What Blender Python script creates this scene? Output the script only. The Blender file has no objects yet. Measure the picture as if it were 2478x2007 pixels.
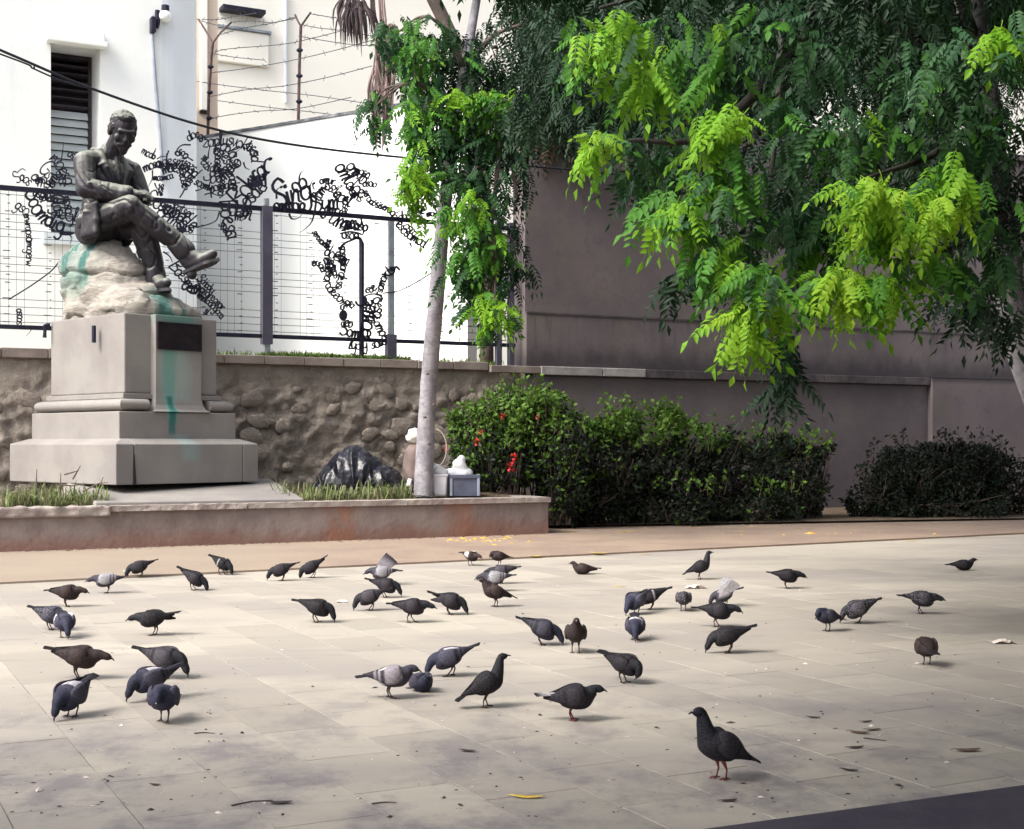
import bpy, bmesh, math, random
import numpy as np
from mathutils import Vector, Matrix, Euler, noise

random.seed(11)
RNG = np.random.default_rng(5)
scene = bpy.context.scene
COL = scene.collection
PI = math.pi
R = math.radians

# ------------------------------------------------------------------ camera, sky, sun, exposure
EYE, FOC, CX, HY = 1.35, 3300.0, 1239.0, 1075.0     # eye height; focal length, centre column and horizon row in photo pixels
cam_data = bpy.data.cameras.new('camera')
cam_data.sensor_fit = 'HORIZONTAL'
cam_data.sensor_width = 36.0
cam_data.lens = 36.0 * FOC / 2478.0
cam_data.shift_y = (HY - 1003.5) / 2478.0
cam_data.clip_start, cam_data.clip_end = 0.1, 2000.0
cam = bpy.data.objects.new('camera', cam_data)
cam.location = (0, 0, EYE)
cam.rotation_euler = (R(90), 0, 0)
COL.objects.link(cam)
scene.camera = cam

SUN_DIR = Vector((-0.60, -0.42, 0.80)).normalized()
world = bpy.data.worlds.new('World')
scene.world = world
world.use_nodes = True
wn = world.node_tree
sky = wn.nodes.new('ShaderNodeTexSky')
sky.sky_type = 'NISHITA'
sky.sun_disc = False
sky.sun_elevation = math.asin(SUN_DIR.z)
sky.sun_rotation = math.atan2(SUN_DIR.x, SUN_DIR.y)
sky.air_density = 1.0
sky.dust_density = 4.0
hs = wn.nodes.new('ShaderNodeHueSaturation')
hs.inputs['Saturation'].default_value = 0.30
bg = wn.nodes['Background']
bg.inputs['Strength'].default_value = 0.108
wn.links.new(sky.outputs[0], hs.inputs['Color'])
wn.links.new(hs.outputs[0], bg.inputs['Color'])

sun_data = bpy.data.lights.new('sun', 'SUN')
sun_data.energy = 1.5
sun_data.angle = R(28)
sun_data.color = (1.0, 0.94, 0.84)
sun = bpy.data.objects.new('sun', sun_data)
sun.rotation_euler = SUN_DIR.to_track_quat('Z', 'Y').to_euler()
sun.location = (-20, -10, 30)
COL.objects.link(sun)

scene.view_settings.view_transform = 'Standard'
scene.view_settings.look = 'None'
scene.view_settings.gamma = 1.0
scene.view_settings.use_curve_mapping = False
scene.view_settings.exposure = 1.78
scene.cycles.max_bounces = 8
scene.cycles.transparent_max_bounces = 8

# ------------------------------------------------------------------ helpers
def P(x, y, Y):
    """photo column x, row y, at depth Y -> world point"""
    return Vector(((x - CX) * Y / FOC, Y, EYE - (y - HY) * Y / FOC))

def G(x, y, z=0.0):
    Y = FOC * (EYE - z) / (y - HY)
    return Vector(((x - CX) * Y / FOC, Y, z))

class Plane:
    """a vertical plane through p0 along the ground direction at angle deg"""
    def __init__(s, p0, deg):
        s.p = Vector((p0[0], p0[1], 0)); a = R(deg)
        s.d = Vector((math.cos(a), math.sin(a), 0)); s.n = Vector((math.sin(a), -math.cos(a), 0))
        s.deg = deg
    def shift(s, off):
        q = s.p - s.n * off
        return Plane((q.x, q.y), s.deg)
    def hit(s, x, y):
        k = (x - CX) / FOC
        Y = (s.d.y * s.p.x - s.d.x * s.p.y) / (s.d.y * k - s.d.x)
        return P(x, y, Y)
    def sz(s, x, y):
        h = s.hit(x, y)
        return (h - s.p).dot(s.d), h.z
    def at(s, t, z, off=0.0):
        q = s.p + s.d * t - s.n * off
        return Vector((q.x, q.y, z))

def tag(o, label=None, cat=None, group=None, kind=None):
    if label: o['label'] = label
    if cat: o['category'] = cat
    if group: o['group'] = group
    if kind: o['kind'] = kind
    return o

def empty(name, loc, rz=0.0, label=None, cat=None, group=None):
    o = bpy.data.objects.new(name, None)
    o.location = loc; o.rotation_euler = (0, 0, rz); o.empty_display_size = 0.2
    COL.objects.link(o)
    return tag(o, label, cat, group)

def link_mesh(name, me, m=None, parent=None, kind=None, smooth=False):
    o = bpy.data.objects.new(name, me)
    COL.objects.link(o)
    if m and not me.materials: me.materials.append(m)
    if parent: o.parent = parent
    if kind: o['kind'] = kind
    if smooth:
        me.polygons.foreach_set('use_smooth', [True] * len(me.polygons))
    return o

class MB:
    def __init__(s): s.v = []; s.f = []; s.c = []
    def add(s, vs, fs, col=None):
        b = len(s.v)
        s.v += [tuple(p) for p in vs]; s.f += [tuple(i + b for i in f) for f in fs]
        if col is not None: s.c += [col] * len(vs)
    def box(s, lo, hi, M=None, top_in=0.0):
        (x0, y0, z0), (x1, y1, z1) = lo, hi
        t = top_in
        vs = [Vector(p) for p in ((x0, y0, z0), (x1, y0, z0), (x1, y1, z0), (x0, y1, z0),
              (x0 + t, y0 + t, z1), (x1 - t, y0 + t, z1), (x1 - t, y1 - t, z1), (x0 + t, y1 - t, z1))]
        if M is not None: vs = [M @ p for p in vs]
        s.add(vs, [(3, 2, 1, 0), (4, 5, 6, 7), (0, 1, 5, 4), (1, 2, 6, 5), (2, 3, 7, 6), (3, 0, 4, 7)])
    def pbox(s, pl, s0, s1, z0, z1, o0, o1):
        """box on a Plane: s0..s1 along it, z0..z1, o0 (front) .. o1 (back)"""
        vs = [pl.at(s0, z0, o0), pl.at(s1, z0, o0), pl.at(s1, z0, o1), pl.at(s0, z0, o1),
              pl.at(s0, z1, o0), pl.at(s1, z1, o0), pl.at(s1, z1, o1), pl.at(s0, z1, o1)]
        s.add(vs, [(3, 2, 1, 0), (4, 5, 6, 7), (0, 1, 5, 4), (1, 2, 6, 5), (2, 3, 7, 6), (3, 0, 4, 7)])
    def prism(s, pts, z0, z1):
        n = len(pts)
        vs = [(p[0], p[1], z0) for p in pts] + [(p[0], p[1], z1) for p in pts]
        s.add(vs, [tuple(range(n))[::-1], tuple(range(n, 2 * n))] + [(i, (i + 1) % n, n + (i + 1) % n, n + i) for i in range(n)])
    def tube(s, pts, rad, n=8, cap=True, col=None):
        pts = [Vector(p) for p in pts]
        if not hasattr(rad, '__len__'): rad = [rad] * len(pts)
        vs = []; up = Vector((0.13, 0.21, 0.97))
        for i, p in enumerate(pts):
            t = (pts[min(i + 1, len(pts) - 1)] - pts[max(i - 1, 0)])
            t = t.normalized() if t.length > 1e-9 else Vector((0, 0, 1))
            a = t.cross(up)
            if a.length < 0.05: a = t.cross(Vector((1, 0, 0)))
            a.normalize(); b = t.cross(a)
            for k in range(n):
                w = 2 * PI * k / n
                vs.append(p + (a * math.cos(w) + b * math.sin(w)) * rad[i])
        fs = []
        for i in range(len(pts) - 1):
            for k in range(n):
                fs.append((i * n + k, i * n + (k + 1) % n, (i + 1) * n + (k + 1) % n, (i + 1) * n + k))
        if cap:
            fs.append(tuple(range(n))[::-1]); fs.append(tuple(range((len(pts) - 1) * n, len(pts) * n)))
        s.add(vs, fs, col)
    def ellipsoid(s, c, r, M=None, nu=14, nv=10):
        c = Vector(c); vs = []; fs = []
        for j in range(1, nv):
            th = PI * j / nv
            for i in range(nu):
                ph = 2 * PI * i / nu
                p = Vector((r[0] * math.sin(th) * math.cos(ph), r[1] * math.sin(th) * math.sin(ph), r[2] * math.cos(th)))
                vs.append((M @ p if M is not None else p) + c)
        t = Vector((0, 0, r[2])); t = M @ t if M is not None else t
        vs += [c + t, c - t]; T = len(vs) - 2
        for j in range(nv - 2):
            for i in range(nu):
                fs.append((j * nu + i, (j + 1) * nu + i, (j + 1) * nu + (i + 1) % nu, j * nu + (i + 1) % nu))
        for i in range(nu):
            fs.append((T, i, (i + 1) % nu)); fs.append((T + 1, (nv - 2) * nu + (i + 1) % nu, (nv - 2) * nu + i))
        s.add(vs, fs)
    def capsule(s, a, b, ra, rb, n=12):
        a, b = Vector(a), Vector(b); d = (b - a).normalized()
        pts, rs = [], []
        for k in range(5):
            w = PI / 2 * (1 - k / 4.5); pts.append(a - d * ra * math.sin(w)); rs.append(max(ra * math.cos(w), 1e-4))
        for k in range(1, 6): pts.append(a.lerp(b, k / 6)); rs.append(ra + (rb - ra) * k / 6)
        for k in range(5):
            w = PI / 2 * ((k + .5) / 4.5); pts.append(b + d * rb * math.sin(w)); rs.append(max(rb * math.cos(w), 1e-4))
        s.tube(pts, rs, n)
    def mesh(s, name, m=None):
        me = bpy.data.meshes.new(name)
        me.from_pydata(s.v, [], s.f)
        if s.c and len(s.c) == len(s.v):
            at = me.color_attributes.new('Col', 'FLOAT_COLOR', 'POINT')
            at.data.foreach_set('color', np.array([(*c[:3], 1.0) for c in s.c], 'f').ravel())
        me.update()
        if m: me.materials.append(m)
        return me
    def build(s, name, m=None, parent=None, kind=None, smooth=False):
        return link_mesh(name, s.mesh(name, m), None, parent, kind, smooth)

def bevel(o, w=0.01, seg=2):
    md = o.modifiers.new('bevel', 'BEVEL'); md.width = w; md.segments = seg; md.limit_method = 'ANGLE'
    return o

def remesh(mb, voxel, smooth_it=4, fac=0.5):
    """one continuous skin over overlapping closed shapes"""
    me = mb.mesh('tmp')
    o = bpy.data.objects.new('tmp', me); COL.objects.link(o)
    md = o.modifiers.new('r', 'REMESH'); md.mode = 'VOXEL'; md.voxel_size = voxel
    if smooth_it:
        sm = o.modifiers.new('s', 'SMOOTH'); sm.iterations = smooth_it; sm.factor = fac
    dg = bpy.context.evaluated_depsgraph_get()
    out = bpy.data.meshes.new_from_object(o.evaluated_get(dg))
    bpy.data.objects.remove(o); bpy.data.meshes.remove(me)
    return out

def displace(me, fn):
    me.update()
    cs = [v.co.copy() for v in me.vertices]; ns = [v.normal.copy() for v in me.vertices]
    for v, c, nn in zip(me.vertices, cs, ns): v.co = c + nn * fn(c)
    me.update()

def catmull(pts, n):
    pts = [np.array(p, float) for p in pts]
    q = [2 * pts[0] - pts[1]] + pts + [2 * pts[-1] - pts[-2]]
    out = []
    for i in range(1, len(q) - 2):
        for k in range(n):
            t = k / n
            out.append(0.5 * (2 * q[i] + (q[i + 1] - q[i - 1]) * t + (2 * q[i - 1] - 5 * q[i] + 4 * q[i + 1] - q[i + 2]) * t * t
                              + (-q[i - 1] + 3 * q[i] - 3 * q[i + 1] + q[i + 2]) * t ** 3))
    out.append(pts[-1])
    return out

# ------------------------------------------------------------------ materials
class NT:
    def __init__(s, name):
        s.m = bpy.data.materials.new(name); s.m.use_nodes = True
        s.t = s.m.node_tree; s.b = s.t.nodes['Principled BSDF']
        s.out = s.t.nodes['Material Output']
    def n(s, typ, **kw):
        nd = s.t.nodes.new('ShaderNode' + typ)
        for k, v in kw.items():
            if k in nd.inputs: nd.inputs[k].default_value = v
            else: setattr(nd, k, v)
        return nd
    def l(s, a, b): s.t.links.new(a, b)
    def pos(s): return s.n('NewGeometry').outputs['Position']
    def obj(s): return s.n('TexCoord').outputs['Object']
    def mapped(s, vec, scale=(1, 1, 1), loc=(0, 0, 0)):
        mp = s.n('Mapping'); mp.inputs['Scale'].default_value = scale; mp.inputs['Location'].default_value = loc
        s.l(vec, mp.inputs['Vector']); return mp.outputs[0]
    def noise(s, vec, scale, detail=5, rough=0.6, dist=0.0):
        nd = s.n('TexNoise'); nd.inputs['Scale'].default_value = scale; nd.inputs['Detail'].default_value = detail
        nd.inputs['Roughness'].default_value = rough; nd.inputs['Distortion'].default_value = dist
        s.l(vec, nd.inputs['Vector']); return nd.outputs['Fac']
    def ramp(s, f, a, b, lo=0.0, hi=1.0):
        nd = s.n('MapRange'); nd.inputs['From Min'].default_value = a; nd.inputs['From Max'].default_value = b
        nd.inputs['To Min'].default_value = lo; nd.inputs['To Max'].default_value = hi
        nd.interpolation_type = 'SMOOTHSTEP'
        s.l(f, nd.inputs['Value']); return nd.outputs[0]
    def mul(s, a, b, op='MULTIPLY'):
        nd = s.n('Math', operation=op)
        for i, q in enumerate((a, b)):
            if isinstance(q, (int, float)): nd.inputs[i].default_value = q
            else: s.l(q, nd.inputs[i])
        return nd.outputs[0]
    def mix(s, f, a, b, blend='MIX'):
        nd = s.n('Mix', data_type='RGBA', blend_type=blend)
        for i, q in ((0, f), (6, a), (7, b)):
            if isinstance(q, (int, float)): nd.inputs[i].default_value = q
            elif isinstance(q, (tuple, list)): nd.inputs[i].default_value = (*q[:3], 1)
            else: s.l(q, nd.inputs[i])
        return nd.outputs[2]
    def sep(s, vec):
        nd = s.n('SeparateXYZ'); s.l(vec, nd.inputs[0]); return nd.outputs
    def bump(s, h, strength=0.3, dist=0.02):
        nd = s.n('Bump'); nd.inputs['Strength'].default_value = strength; nd.inputs['Distance'].default_value = dist
        s.l(h, nd.inputs['Height']); s.l(nd.outputs[0], s.b.inputs['Normal']); return nd
    def color(s, c):
        if isinstance(c, (tuple, list)): s.b.inputs['Base Color'].default_value = (*c[:3], 1)
        else: s.l(c, s.b.inputs['Base Color'])
    def set(s, **kw):
        for k, v in kw.items(): s.b.inputs[k.replace('_', ' ')].default_value = v
        return s

def plain(name, a, b=None, scale=4.0, rough=0.8, bump=0.15, bscale=40.0, metal=0.0, aniso=(1, 1, 1), spec=0.3, world=True):
    t = NT(name)
    vec = t.mapped(t.pos() if world else t.obj(), aniso)
    b = b or tuple(x * 0.75 for x in a)
    t.color(t.mix(t.ramp(t.noise(vec, scale), 0.35, 0.68), a, b))
    t.set(Roughness=rough, Metallic=metal, Specular_IOR_Level=spec)
    if bump: t.bump(t.noise(vec, bscale, 6), bump, 0.02)
    return t.m
# ------------------------------------------------------------------ surface materials
def m_paving():
    t = NT('paving_stone')
    p = t.pos()
    big = t.noise(t.mapped(p, (0.5, 1.1, 1)), 0.75, 4)
    fine = t.noise(p, 26, 6, 0.7)
    streak = t.noise(t.mapped(p, (1.0, 3.2, 1), (3, 1, 0)), 1.5, 5, 0.65)
    rnd = t.n('ObjectInfo').outputs['Random']
    c = t.mix(t.ramp(rnd, 0, 1), (0.285, 0.257, 0.222), (0.36, 0.325, 0.278))
    c = t.mix(t.ramp(big, 0.40, 0.68), c, (0.262, 0.236, 0.216))
    c = t.mix(t.mul(t.ramp(streak, 0.54, 0.72), 0.40), c, (0.165, 0.148, 0.155))
    c = t.mix(t.mul(t.ramp(fine, 0.56, 0.78), 0.35), c, (0.17, 0.155, 0.145))
    spots = t.n('TexVoronoi'); spots.inputs['Scale'].default_value = 5.5; spots.inputs['Randomness'].default_value = 1
    t.l(t.mapped(p, (1, 1.8, 1)), spots.inputs['Vector'])
    c = t.mix(t.mul(t.ramp(spots.outputs['Distance'], 0.07, 0.03), 0.25), c, (0.13, 0.11, 0.105))
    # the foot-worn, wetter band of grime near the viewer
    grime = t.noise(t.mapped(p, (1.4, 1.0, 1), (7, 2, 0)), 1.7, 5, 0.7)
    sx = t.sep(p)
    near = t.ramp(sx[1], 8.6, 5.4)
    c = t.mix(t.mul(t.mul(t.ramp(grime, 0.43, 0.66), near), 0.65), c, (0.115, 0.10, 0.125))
    t.color(c)
    t.set(Roughness=0.72, Specular_IOR_Level=0.35)
    t.bump(t.noise(p, 34, 6, 0.7), 0.22, 0.01)
    return t.m
M_PAVE = m_paving()
M_JOINT = plain('joint_dirt', (0.10, 0.088, 0.075), (0.14, 0.125, 0.11), 9, 0.95)

def m_walk():
    t = NT('walkway_concrete')
    p = t.pos(); sp = t.sep(p)
    c = t.mix(t.ramp(t.noise(p, 0.9, 5), 0.36, 0.66), (0.26, 0.195, 0.145), (0.21, 0.15, 0.12))
    c = t.mix(t.mul(t.ramp(t.noise(p, 14, 6, 0.75), 0.5, 0.72), 0.6), c, (0.13, 0.09, 0.075))
    c = t.mix(t.ramp(sp[0], -4.2, -1.0), t.mix(0.55, c, (0.25, 0.212, 0.165)), c)
    t.color(c); t.set(Roughness=0.88)
    t.bump(t.noise(p, 22, 6), 0.35, 0.015)
    return t.m
M_WALK = m_walk()

def m_planter():
    t = NT('rendered_planter')
    p = t.pos(); sp = t.sep(p)
    n1 = t.noise(p, 1.6, 5); n2 = t.noise(t.mapped(p, (1, 1, 0.35)), 5.5, 5, 0.7)
    c = t.mix(t.ramp(n1, 0.35, 0.66), (0.235, 0.19, 0.175), (0.17, 0.13, 0.125))
    c = t.mix(t.mul(t.ramp(n2, 0.5, 0.75), 0.6), c, (0.28, 0.24, 0.21))
    # splashed red earth along the foot, uneven in height
    h = t.mul(sp[2], t.mul(n1, 0.34), 'SUBTRACT')
    c = t.mix(t.mul(t.ramp(h, 0.12, -0.13), 0.7), c, (0.20, 0.09, 0.065))
    # two rusty runs
    for a in (-0.76, -2.37):
        d = t.mul(t.mul(sp[0], a, 'SUBTRACT'), 0, 'ADD'); d = t.mul(d, d)
        f = t.mul(t.ramp(d, 0.075, 0.004), t.ramp(n2, 0.32, 0.6))
        c = t.mix(t.mul(f, 0.55), c, (0.26, 0.10, 0.045))
    c = t.mix(t.mul(t.ramp(t.noise(p, 17, 5), 0.66, 0.74), 0.7), c, (0.08, 0.055, 0.05))
    t.color(c); t.set(Roughness=0.9)
    t.bump(t.noise(p, 18, 7), 0.4, 0.02)
    return t.m
M_PLANTER = m_planter()
M_COPING = plain('coping_mortar', (0.35, 0.31, 0.28), (0.25, 0.20, 0.19), 3.2, 0.88, 0.55, 15)
M_SOIL = plain('garden_soil', (0.10, 0.07, 0.05), (0.16, 0.12, 0.08), 7, 0.95, 0.8, 14)
M_YARD = plain('yard_earth', (0.30, 0.28, 0.23), (0.22, 0.2, 0.16), 2, 0.95)

def m_rubble():
    t = NT('rubble_mortar')
    p = t.pos()
    c = t.mix(t.ramp(t.noise(p, 1.2, 5), 0.36, 0.66), (0.32, 0.272, 0.23), (0.20, 0.168, 0.148))
    c = t.mix(t.mul(t.ramp(t.noise(p, 9, 6, 0.7), 0.48, 0.72), 0.7), c, (0.42, 0.36, 0.30))
    t.color(c); t.set(Roughness=0.92)
    t.bump(t.noise(p, 9, 8, 0.65), 0.9, 0.06)
    return t.m
M_RUBBLE = m_rubble()
def m_stone():
    t = NT('rough_fieldstone')
    p = t.pos(); r = t.n('ObjectInfo').outputs['Random']
    c = t.mix(r, (0.28, 0.232, 0.19), (0.20, 0.165, 0.145))
    c = t.mix(t.ramp(t.noise(p, 7, 6, 0.7), 0.4, 0.7), c, (0.38, 0.32, 0.255))
    t.color(c); t.set(Roughness=0.92); t.bump(t.noise(p, 13, 8, 0.7), 0.9, 0.05)
    return t.m
M_FIELD = m_stone()
M_CAP = plain('wall_coping', (0.27, 0.225, 0.20), (0.18, 0.145, 0.13), 2.0, 0.9, 0.4, 14)
M_CAPLT = plain('pale_new_coping', (0.40, 0.37, 0.36), (0.25, 0.23, 0.23), 3.0, 0.9, 0.4, 14)

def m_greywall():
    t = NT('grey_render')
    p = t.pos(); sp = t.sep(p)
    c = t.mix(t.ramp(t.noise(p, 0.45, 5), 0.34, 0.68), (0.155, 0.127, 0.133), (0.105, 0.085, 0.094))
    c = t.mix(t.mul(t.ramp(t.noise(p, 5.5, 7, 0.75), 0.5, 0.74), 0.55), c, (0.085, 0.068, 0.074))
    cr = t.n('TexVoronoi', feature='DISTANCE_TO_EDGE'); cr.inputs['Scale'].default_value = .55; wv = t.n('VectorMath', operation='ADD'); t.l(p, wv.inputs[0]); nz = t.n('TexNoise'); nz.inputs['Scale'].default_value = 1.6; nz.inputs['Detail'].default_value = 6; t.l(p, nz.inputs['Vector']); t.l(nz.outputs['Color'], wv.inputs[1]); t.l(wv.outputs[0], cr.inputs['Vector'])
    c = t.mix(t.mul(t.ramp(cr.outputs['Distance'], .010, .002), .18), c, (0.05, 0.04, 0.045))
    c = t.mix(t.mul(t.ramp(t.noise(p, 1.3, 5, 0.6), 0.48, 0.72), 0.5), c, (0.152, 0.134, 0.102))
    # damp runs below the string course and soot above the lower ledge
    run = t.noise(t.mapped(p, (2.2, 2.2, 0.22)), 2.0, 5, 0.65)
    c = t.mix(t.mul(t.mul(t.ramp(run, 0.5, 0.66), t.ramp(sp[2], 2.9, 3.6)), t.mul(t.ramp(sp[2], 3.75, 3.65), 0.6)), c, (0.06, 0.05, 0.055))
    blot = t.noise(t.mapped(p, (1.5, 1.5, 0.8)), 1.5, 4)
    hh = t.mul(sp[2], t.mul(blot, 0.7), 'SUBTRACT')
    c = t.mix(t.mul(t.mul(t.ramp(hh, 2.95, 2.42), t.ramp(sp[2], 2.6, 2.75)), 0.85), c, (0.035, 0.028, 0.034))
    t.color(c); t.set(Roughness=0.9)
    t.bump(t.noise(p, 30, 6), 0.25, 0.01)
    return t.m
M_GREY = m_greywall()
M_GREYDARK = plain('sooty_ledge', (0.10, 0.085, 0.088), (0.05, 0.042, 0.047), 2.5, 0.9, 0.35, 14)
def m_white():
    t = NT('white_paint')
    p = t.pos()
    c = t.mix(t.ramp(t.noise(p, 0.5, 5), .35, .7), (0.86, 0.86, 0.83), (0.78, 0.80, 0.80))
    run = t.noise(t.mapped(p, (2.5, 2.5, .16)), 1.8, 6, .7)
    c = t.mix(t.mul(t.ramp(run, .55, .78), .22), c, (0.50, 0.50, 0.52))
    c = t.mix(t.mul(t.ramp(t.noise(p, 6, 7, .75), .62, .74), .35), c, (0.58, 0.55, 0.52))
    t.color(c); t.set(Roughness=.78); t.bump(t.noise(p, 14, 6), .2, .02)
    return t.m
M_WHITE = m_white()
M_WHITEB = plain('blue_shade_white_paint', (0.66, 0.70, 0.75), (0.74, 0.76, 0.78), 0.35, 0.75, 0.08, 24)  # white with the rounded corner's bluish shading mixed into its colour
M_CREAM = plain('cream_paint', (0.84, 0.815, 0.745), (0.81, 0.785, 0.72), 0.4, 0.8, 0.05, 24)
def m_beige():
    t = NT('beige_stained_render')
    p = t.pos(); sp = t.sep(p)
    c = t.mix(t.ramp(t.noise(p, 1.0, 5), 0.35, 0.7), (0.66, 0.54, 0.43), (0.57, 0.44, 0.36))
    n = t.noise(t.mapped(p, (2.2, 2.2, 0.7)), 1.5, 5, 0.7)
    h = t.mul(sp[2], t.mul(n, 2.6), 'SUBTRACT')
    c = t.mix(t.mul(t.ramp(h, 7.35, 6.3), 0.9), c, (0.05, 0.03, 0.028))
    t.color(c); t.set(Roughness=0.85); t.bump(t.noise(p, 12, 5), 0.25, 0.02)
    return t.m
M_BEIGE = m_beige()
M_SLAT = plain('pale_louver', (0.62, 0.67, 0.69), (0.55, 0.6, 0.63), 3, 0.5, 0.05)
M_SLATD = plain('dark_louver', (0.04, 0.03, 0.04), (0.06, 0.045, 0.055), 3, 0.5, 0.05)
M_INSIDE = plain('dark_room', (0.02, 0.016, 0.02), None, 3, 0.9, 0)
M_IRON = plain('dark_iron', (0.012, 0.012, 0.028), (0.022, 0.022, 0.04), 6, 0.5, 0.2, 30, 0.3)
M_POST = plain('grey_steel_post', (0.10, 0.095, 0.13), (0.075, 0.07, 0.10), 3, 0.5, 0.1, 20, 0.3)
M_GALV = plain('galvanised_steel', (0.36, 0.40, 0.44), (0.24, 0.26, 0.29), 5, 0.45, 0.1, 20, 0.5)
M_RUST = plain('rusty_post', (0.055, 0.032, 0.034), (0.13, 0.08, 0.078), 6, 0.8, 0.3, 20)
M_WIRE = plain('thin_wire', (0.07, 0.075, 0.09), None, 5, 0.5, 0, 20, 0.6)
M_CABLE = plain('black_cable', (0.018, 0.02, 0.03), None, 5, 0.6, 0)

def m_marble():
    """weathered limestone with copper-green runs of their own shape"""
    t = NT('pale_limestone')
    p = t.obj(); sp = t.sep(p)
    c = t.mix(t.ramp(t.noise(p, 1.1, 5), 0.34, 0.68), (0.255, 0.238, 0.222), (0.20, 0.183, 0.178))
    c = t.mix(t.mul(t.ramp(t.noise(p, 16, 6, 0.7), 0.55, 0.75), 0.35), c, (0.16, 0.14, 0.13))
    wob = t.noise(t.mapped(p, (3, 3, 0.8)), 1.4, 4, 0.6)
    x = t.mul(sp[0], t.mul(t.mul(wob, 0.5, 'SUBTRACT'), 0.22), 'ADD')
    front = t.ramp(sp[1], -0.93, -1.03); strk = t.noise(t.mapped(p, (6, 6, 0.7)), 2.2, 5, .7)
    def run(x0, w, z0, z1, amt, cc):
        d = t.mul(x, x0, 'SUBTRACT'); d = t.mul(d, d)
        f = t.mul(t.mul(t.ramp(d, w * w, 0.0), t.ramp(strk, .12, .5)), t.mul(t.ramp(sp[2], z0, z0 + 0.12), t.ramp(sp[2], z1 + 0.05, z1)))
        return t.mul(t.mul(f, front), amt), cc
    for f, cc in (run(-0.02, 0.33, 1.9, 2.72, 0.34, (0.27, 0.46, 0.42)), run(-0.13, 0.13, 1.6, 2.75, 0.7, (0.10, 0.27, 0.23)),
                  run(-0.13, 0.075, 1.42, 2.0, 0.9, (0.02, 0.12, 0.11)), run(0.0, 0.22, 1.05, 1.46, 0.28, (0.22, 0.42, 0.40)),
                  run(0.03, 0.5, 3.0, 3.3, 0.8, (0.08, 0.20, 0.17))):
        c = t.mix(f, c, cc)
    t.color(c); t.set(Roughness=0.8, Specular_IOR_Level=0.25)
    t.bump(t.noise(p, 24, 7, 0.65), 0.22, 0.012)
    return t.m
M_LIME = m_marble()
def m_rock():
    t = NT('carved_pale_rock')
    p = t.obj(); sp = t.sep(p)
    c = t.mix(t.ramp(t.noise(p, 1.4, 5), 0.34, 0.68), (0.45, 0.42, 0.37), (0.345, 0.312, 0.285))
    c = t.mix(t.mul(t.ramp(t.noise(t.mapped(p, (1, 1, 3)), 6, 6, 0.7), 0.5, 0.72), 0.65), c, (0.19, 0.155, 0.15))
    wob = t.noise(t.mapped(p, (2.2, 2.2, 0.8)), 1.6, 4, 0.65)
    y = t.mul(sp[1], t.mul(t.mul(wob, 0.5, 'SUBTRACT'), 0.55), 'ADD')
    side = t.ramp(sp[0], 0.25, -0.2); strk = t.noise(t.mapped(p, (5, 5, 0.9)), 2.4, 5, .7)
    def run(y0, w, z0, z1, amt, cc, sd=side):
        d = t.mul(y, y0, 'SUBTRACT'); d = t.mul(d, d)
        f = t.mul(t.ramp(d, w * w, 0.0), t.mul(t.ramp(sp[2], z0 - 0.1, z0 + 0.2), t.ramp(sp[2], z1 + 0.06, z1)))
        f = t.mul(f, t.ramp(strk, .27, .5))
        return t.mul(t.mul(f, sd), amt), cc
    for f, cc in (run(0.52, 0.62, 3.55, 4.5, 0.7, (0.19, 0.27, 0.25)), run(0.62, 0.16, 3.75, 4.5, 0.95, (0.05, 0.17, 0.15)),
                  run(0.20, 0.13, 3.6, 4.5, 0.95, (0.05, 0.16, 0.145)), run(0.45, 0.4, 3.45, 3.85, 0.55, (0.20, 0.30, 0.25))):
        c = t.mix(f, c, cc)
    # front foot: green patches under the shoe
    fx = t.ramp(sp[1], -0.62, -0.8)
    d = t.mul(t.mul(sp[0], t.mul(t.mul(wob, 0.5, 'SUBTRACT'), 0.6), 'ADD'), 0.05, 'SUBTRACT'); d = t.mul(d, d)
    c = t.mix(t.mul(t.mul(t.ramp(d, 0.16, 0.03), fx), t.mul(t.ramp(wob, 0.38, 0.52), 0.9)), c, (0.05, 0.16, 0.14))
    t.color(c); t.set(Roughness=0.82, Specular_IOR_Level=0.2)
    t.bump(t.noise(t.mapped(p, (1, 1, 2.6)), 7, 9, 0.72), 1.0, 0.07)
    return t.m
M_ROCK = m_rock()
def m_bronze():
    t = NT('weathered_bronze')
    p = t.obj()
    up = t.sep(t.n('NewGeometry').outputs['Normal'])[2]
    n = t.noise(p, 5, 6, 0.65)
    top_light = t.mul(t.ramp(t.mul(up, t.mul(n, 1.1), 'ADD'), 0.60, 1.40), 0.85)   # paler on upward faces: light from above put into the colour
    c = t.mix(t.ramp(t.noise(p, 9, 6, 0.7), 0.35, 0.7), (0.024, 0.021, 0.028), (0.013, 0.011, 0.016))
    c = t.mix(t.mul(t.ramp(t.noise(t.mapped(p, (3, 3, 0.9)), 2.2, 5, 0.65), 0.55, 0.72), 0.4), c, (0.12, 0.125, 0.115))
    c = t.mix(top_light, c, (0.25, 0.255, 0.222))
    t.color(c); t.set(Roughness=0.55, Metallic=0.25, Specular_IOR_Level=0.4)
    t.bump(t.noise(p, 26, 7, 0.7), 0.25, 0.012)
    return t.m
M_BRONZE = m_bronze()
M_PLAQUE = plain('dark_bronze_plate', (0.018, 0.013, 0.018), (0.03, 0.022, 0.027), 8, 0.45, 0.25, 30, 0.5)

# ------------------------------------------------------------------ ground, paving, walkway, beds
WALL = Plane((-4.753, 22.0), 27.0)
def sheet(name, pts, z, m, kind='structure'):
    mb = MB(); mb.add([(p[0], p[1], z) for p in pts], [tuple(range(len(pts)))])
    return mb.build(name, m, None, kind)
sheet('ground', [(-300, -300), (300, -300), (300, 300), (-300, 300)], -0.03, M_JOINT)

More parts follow.
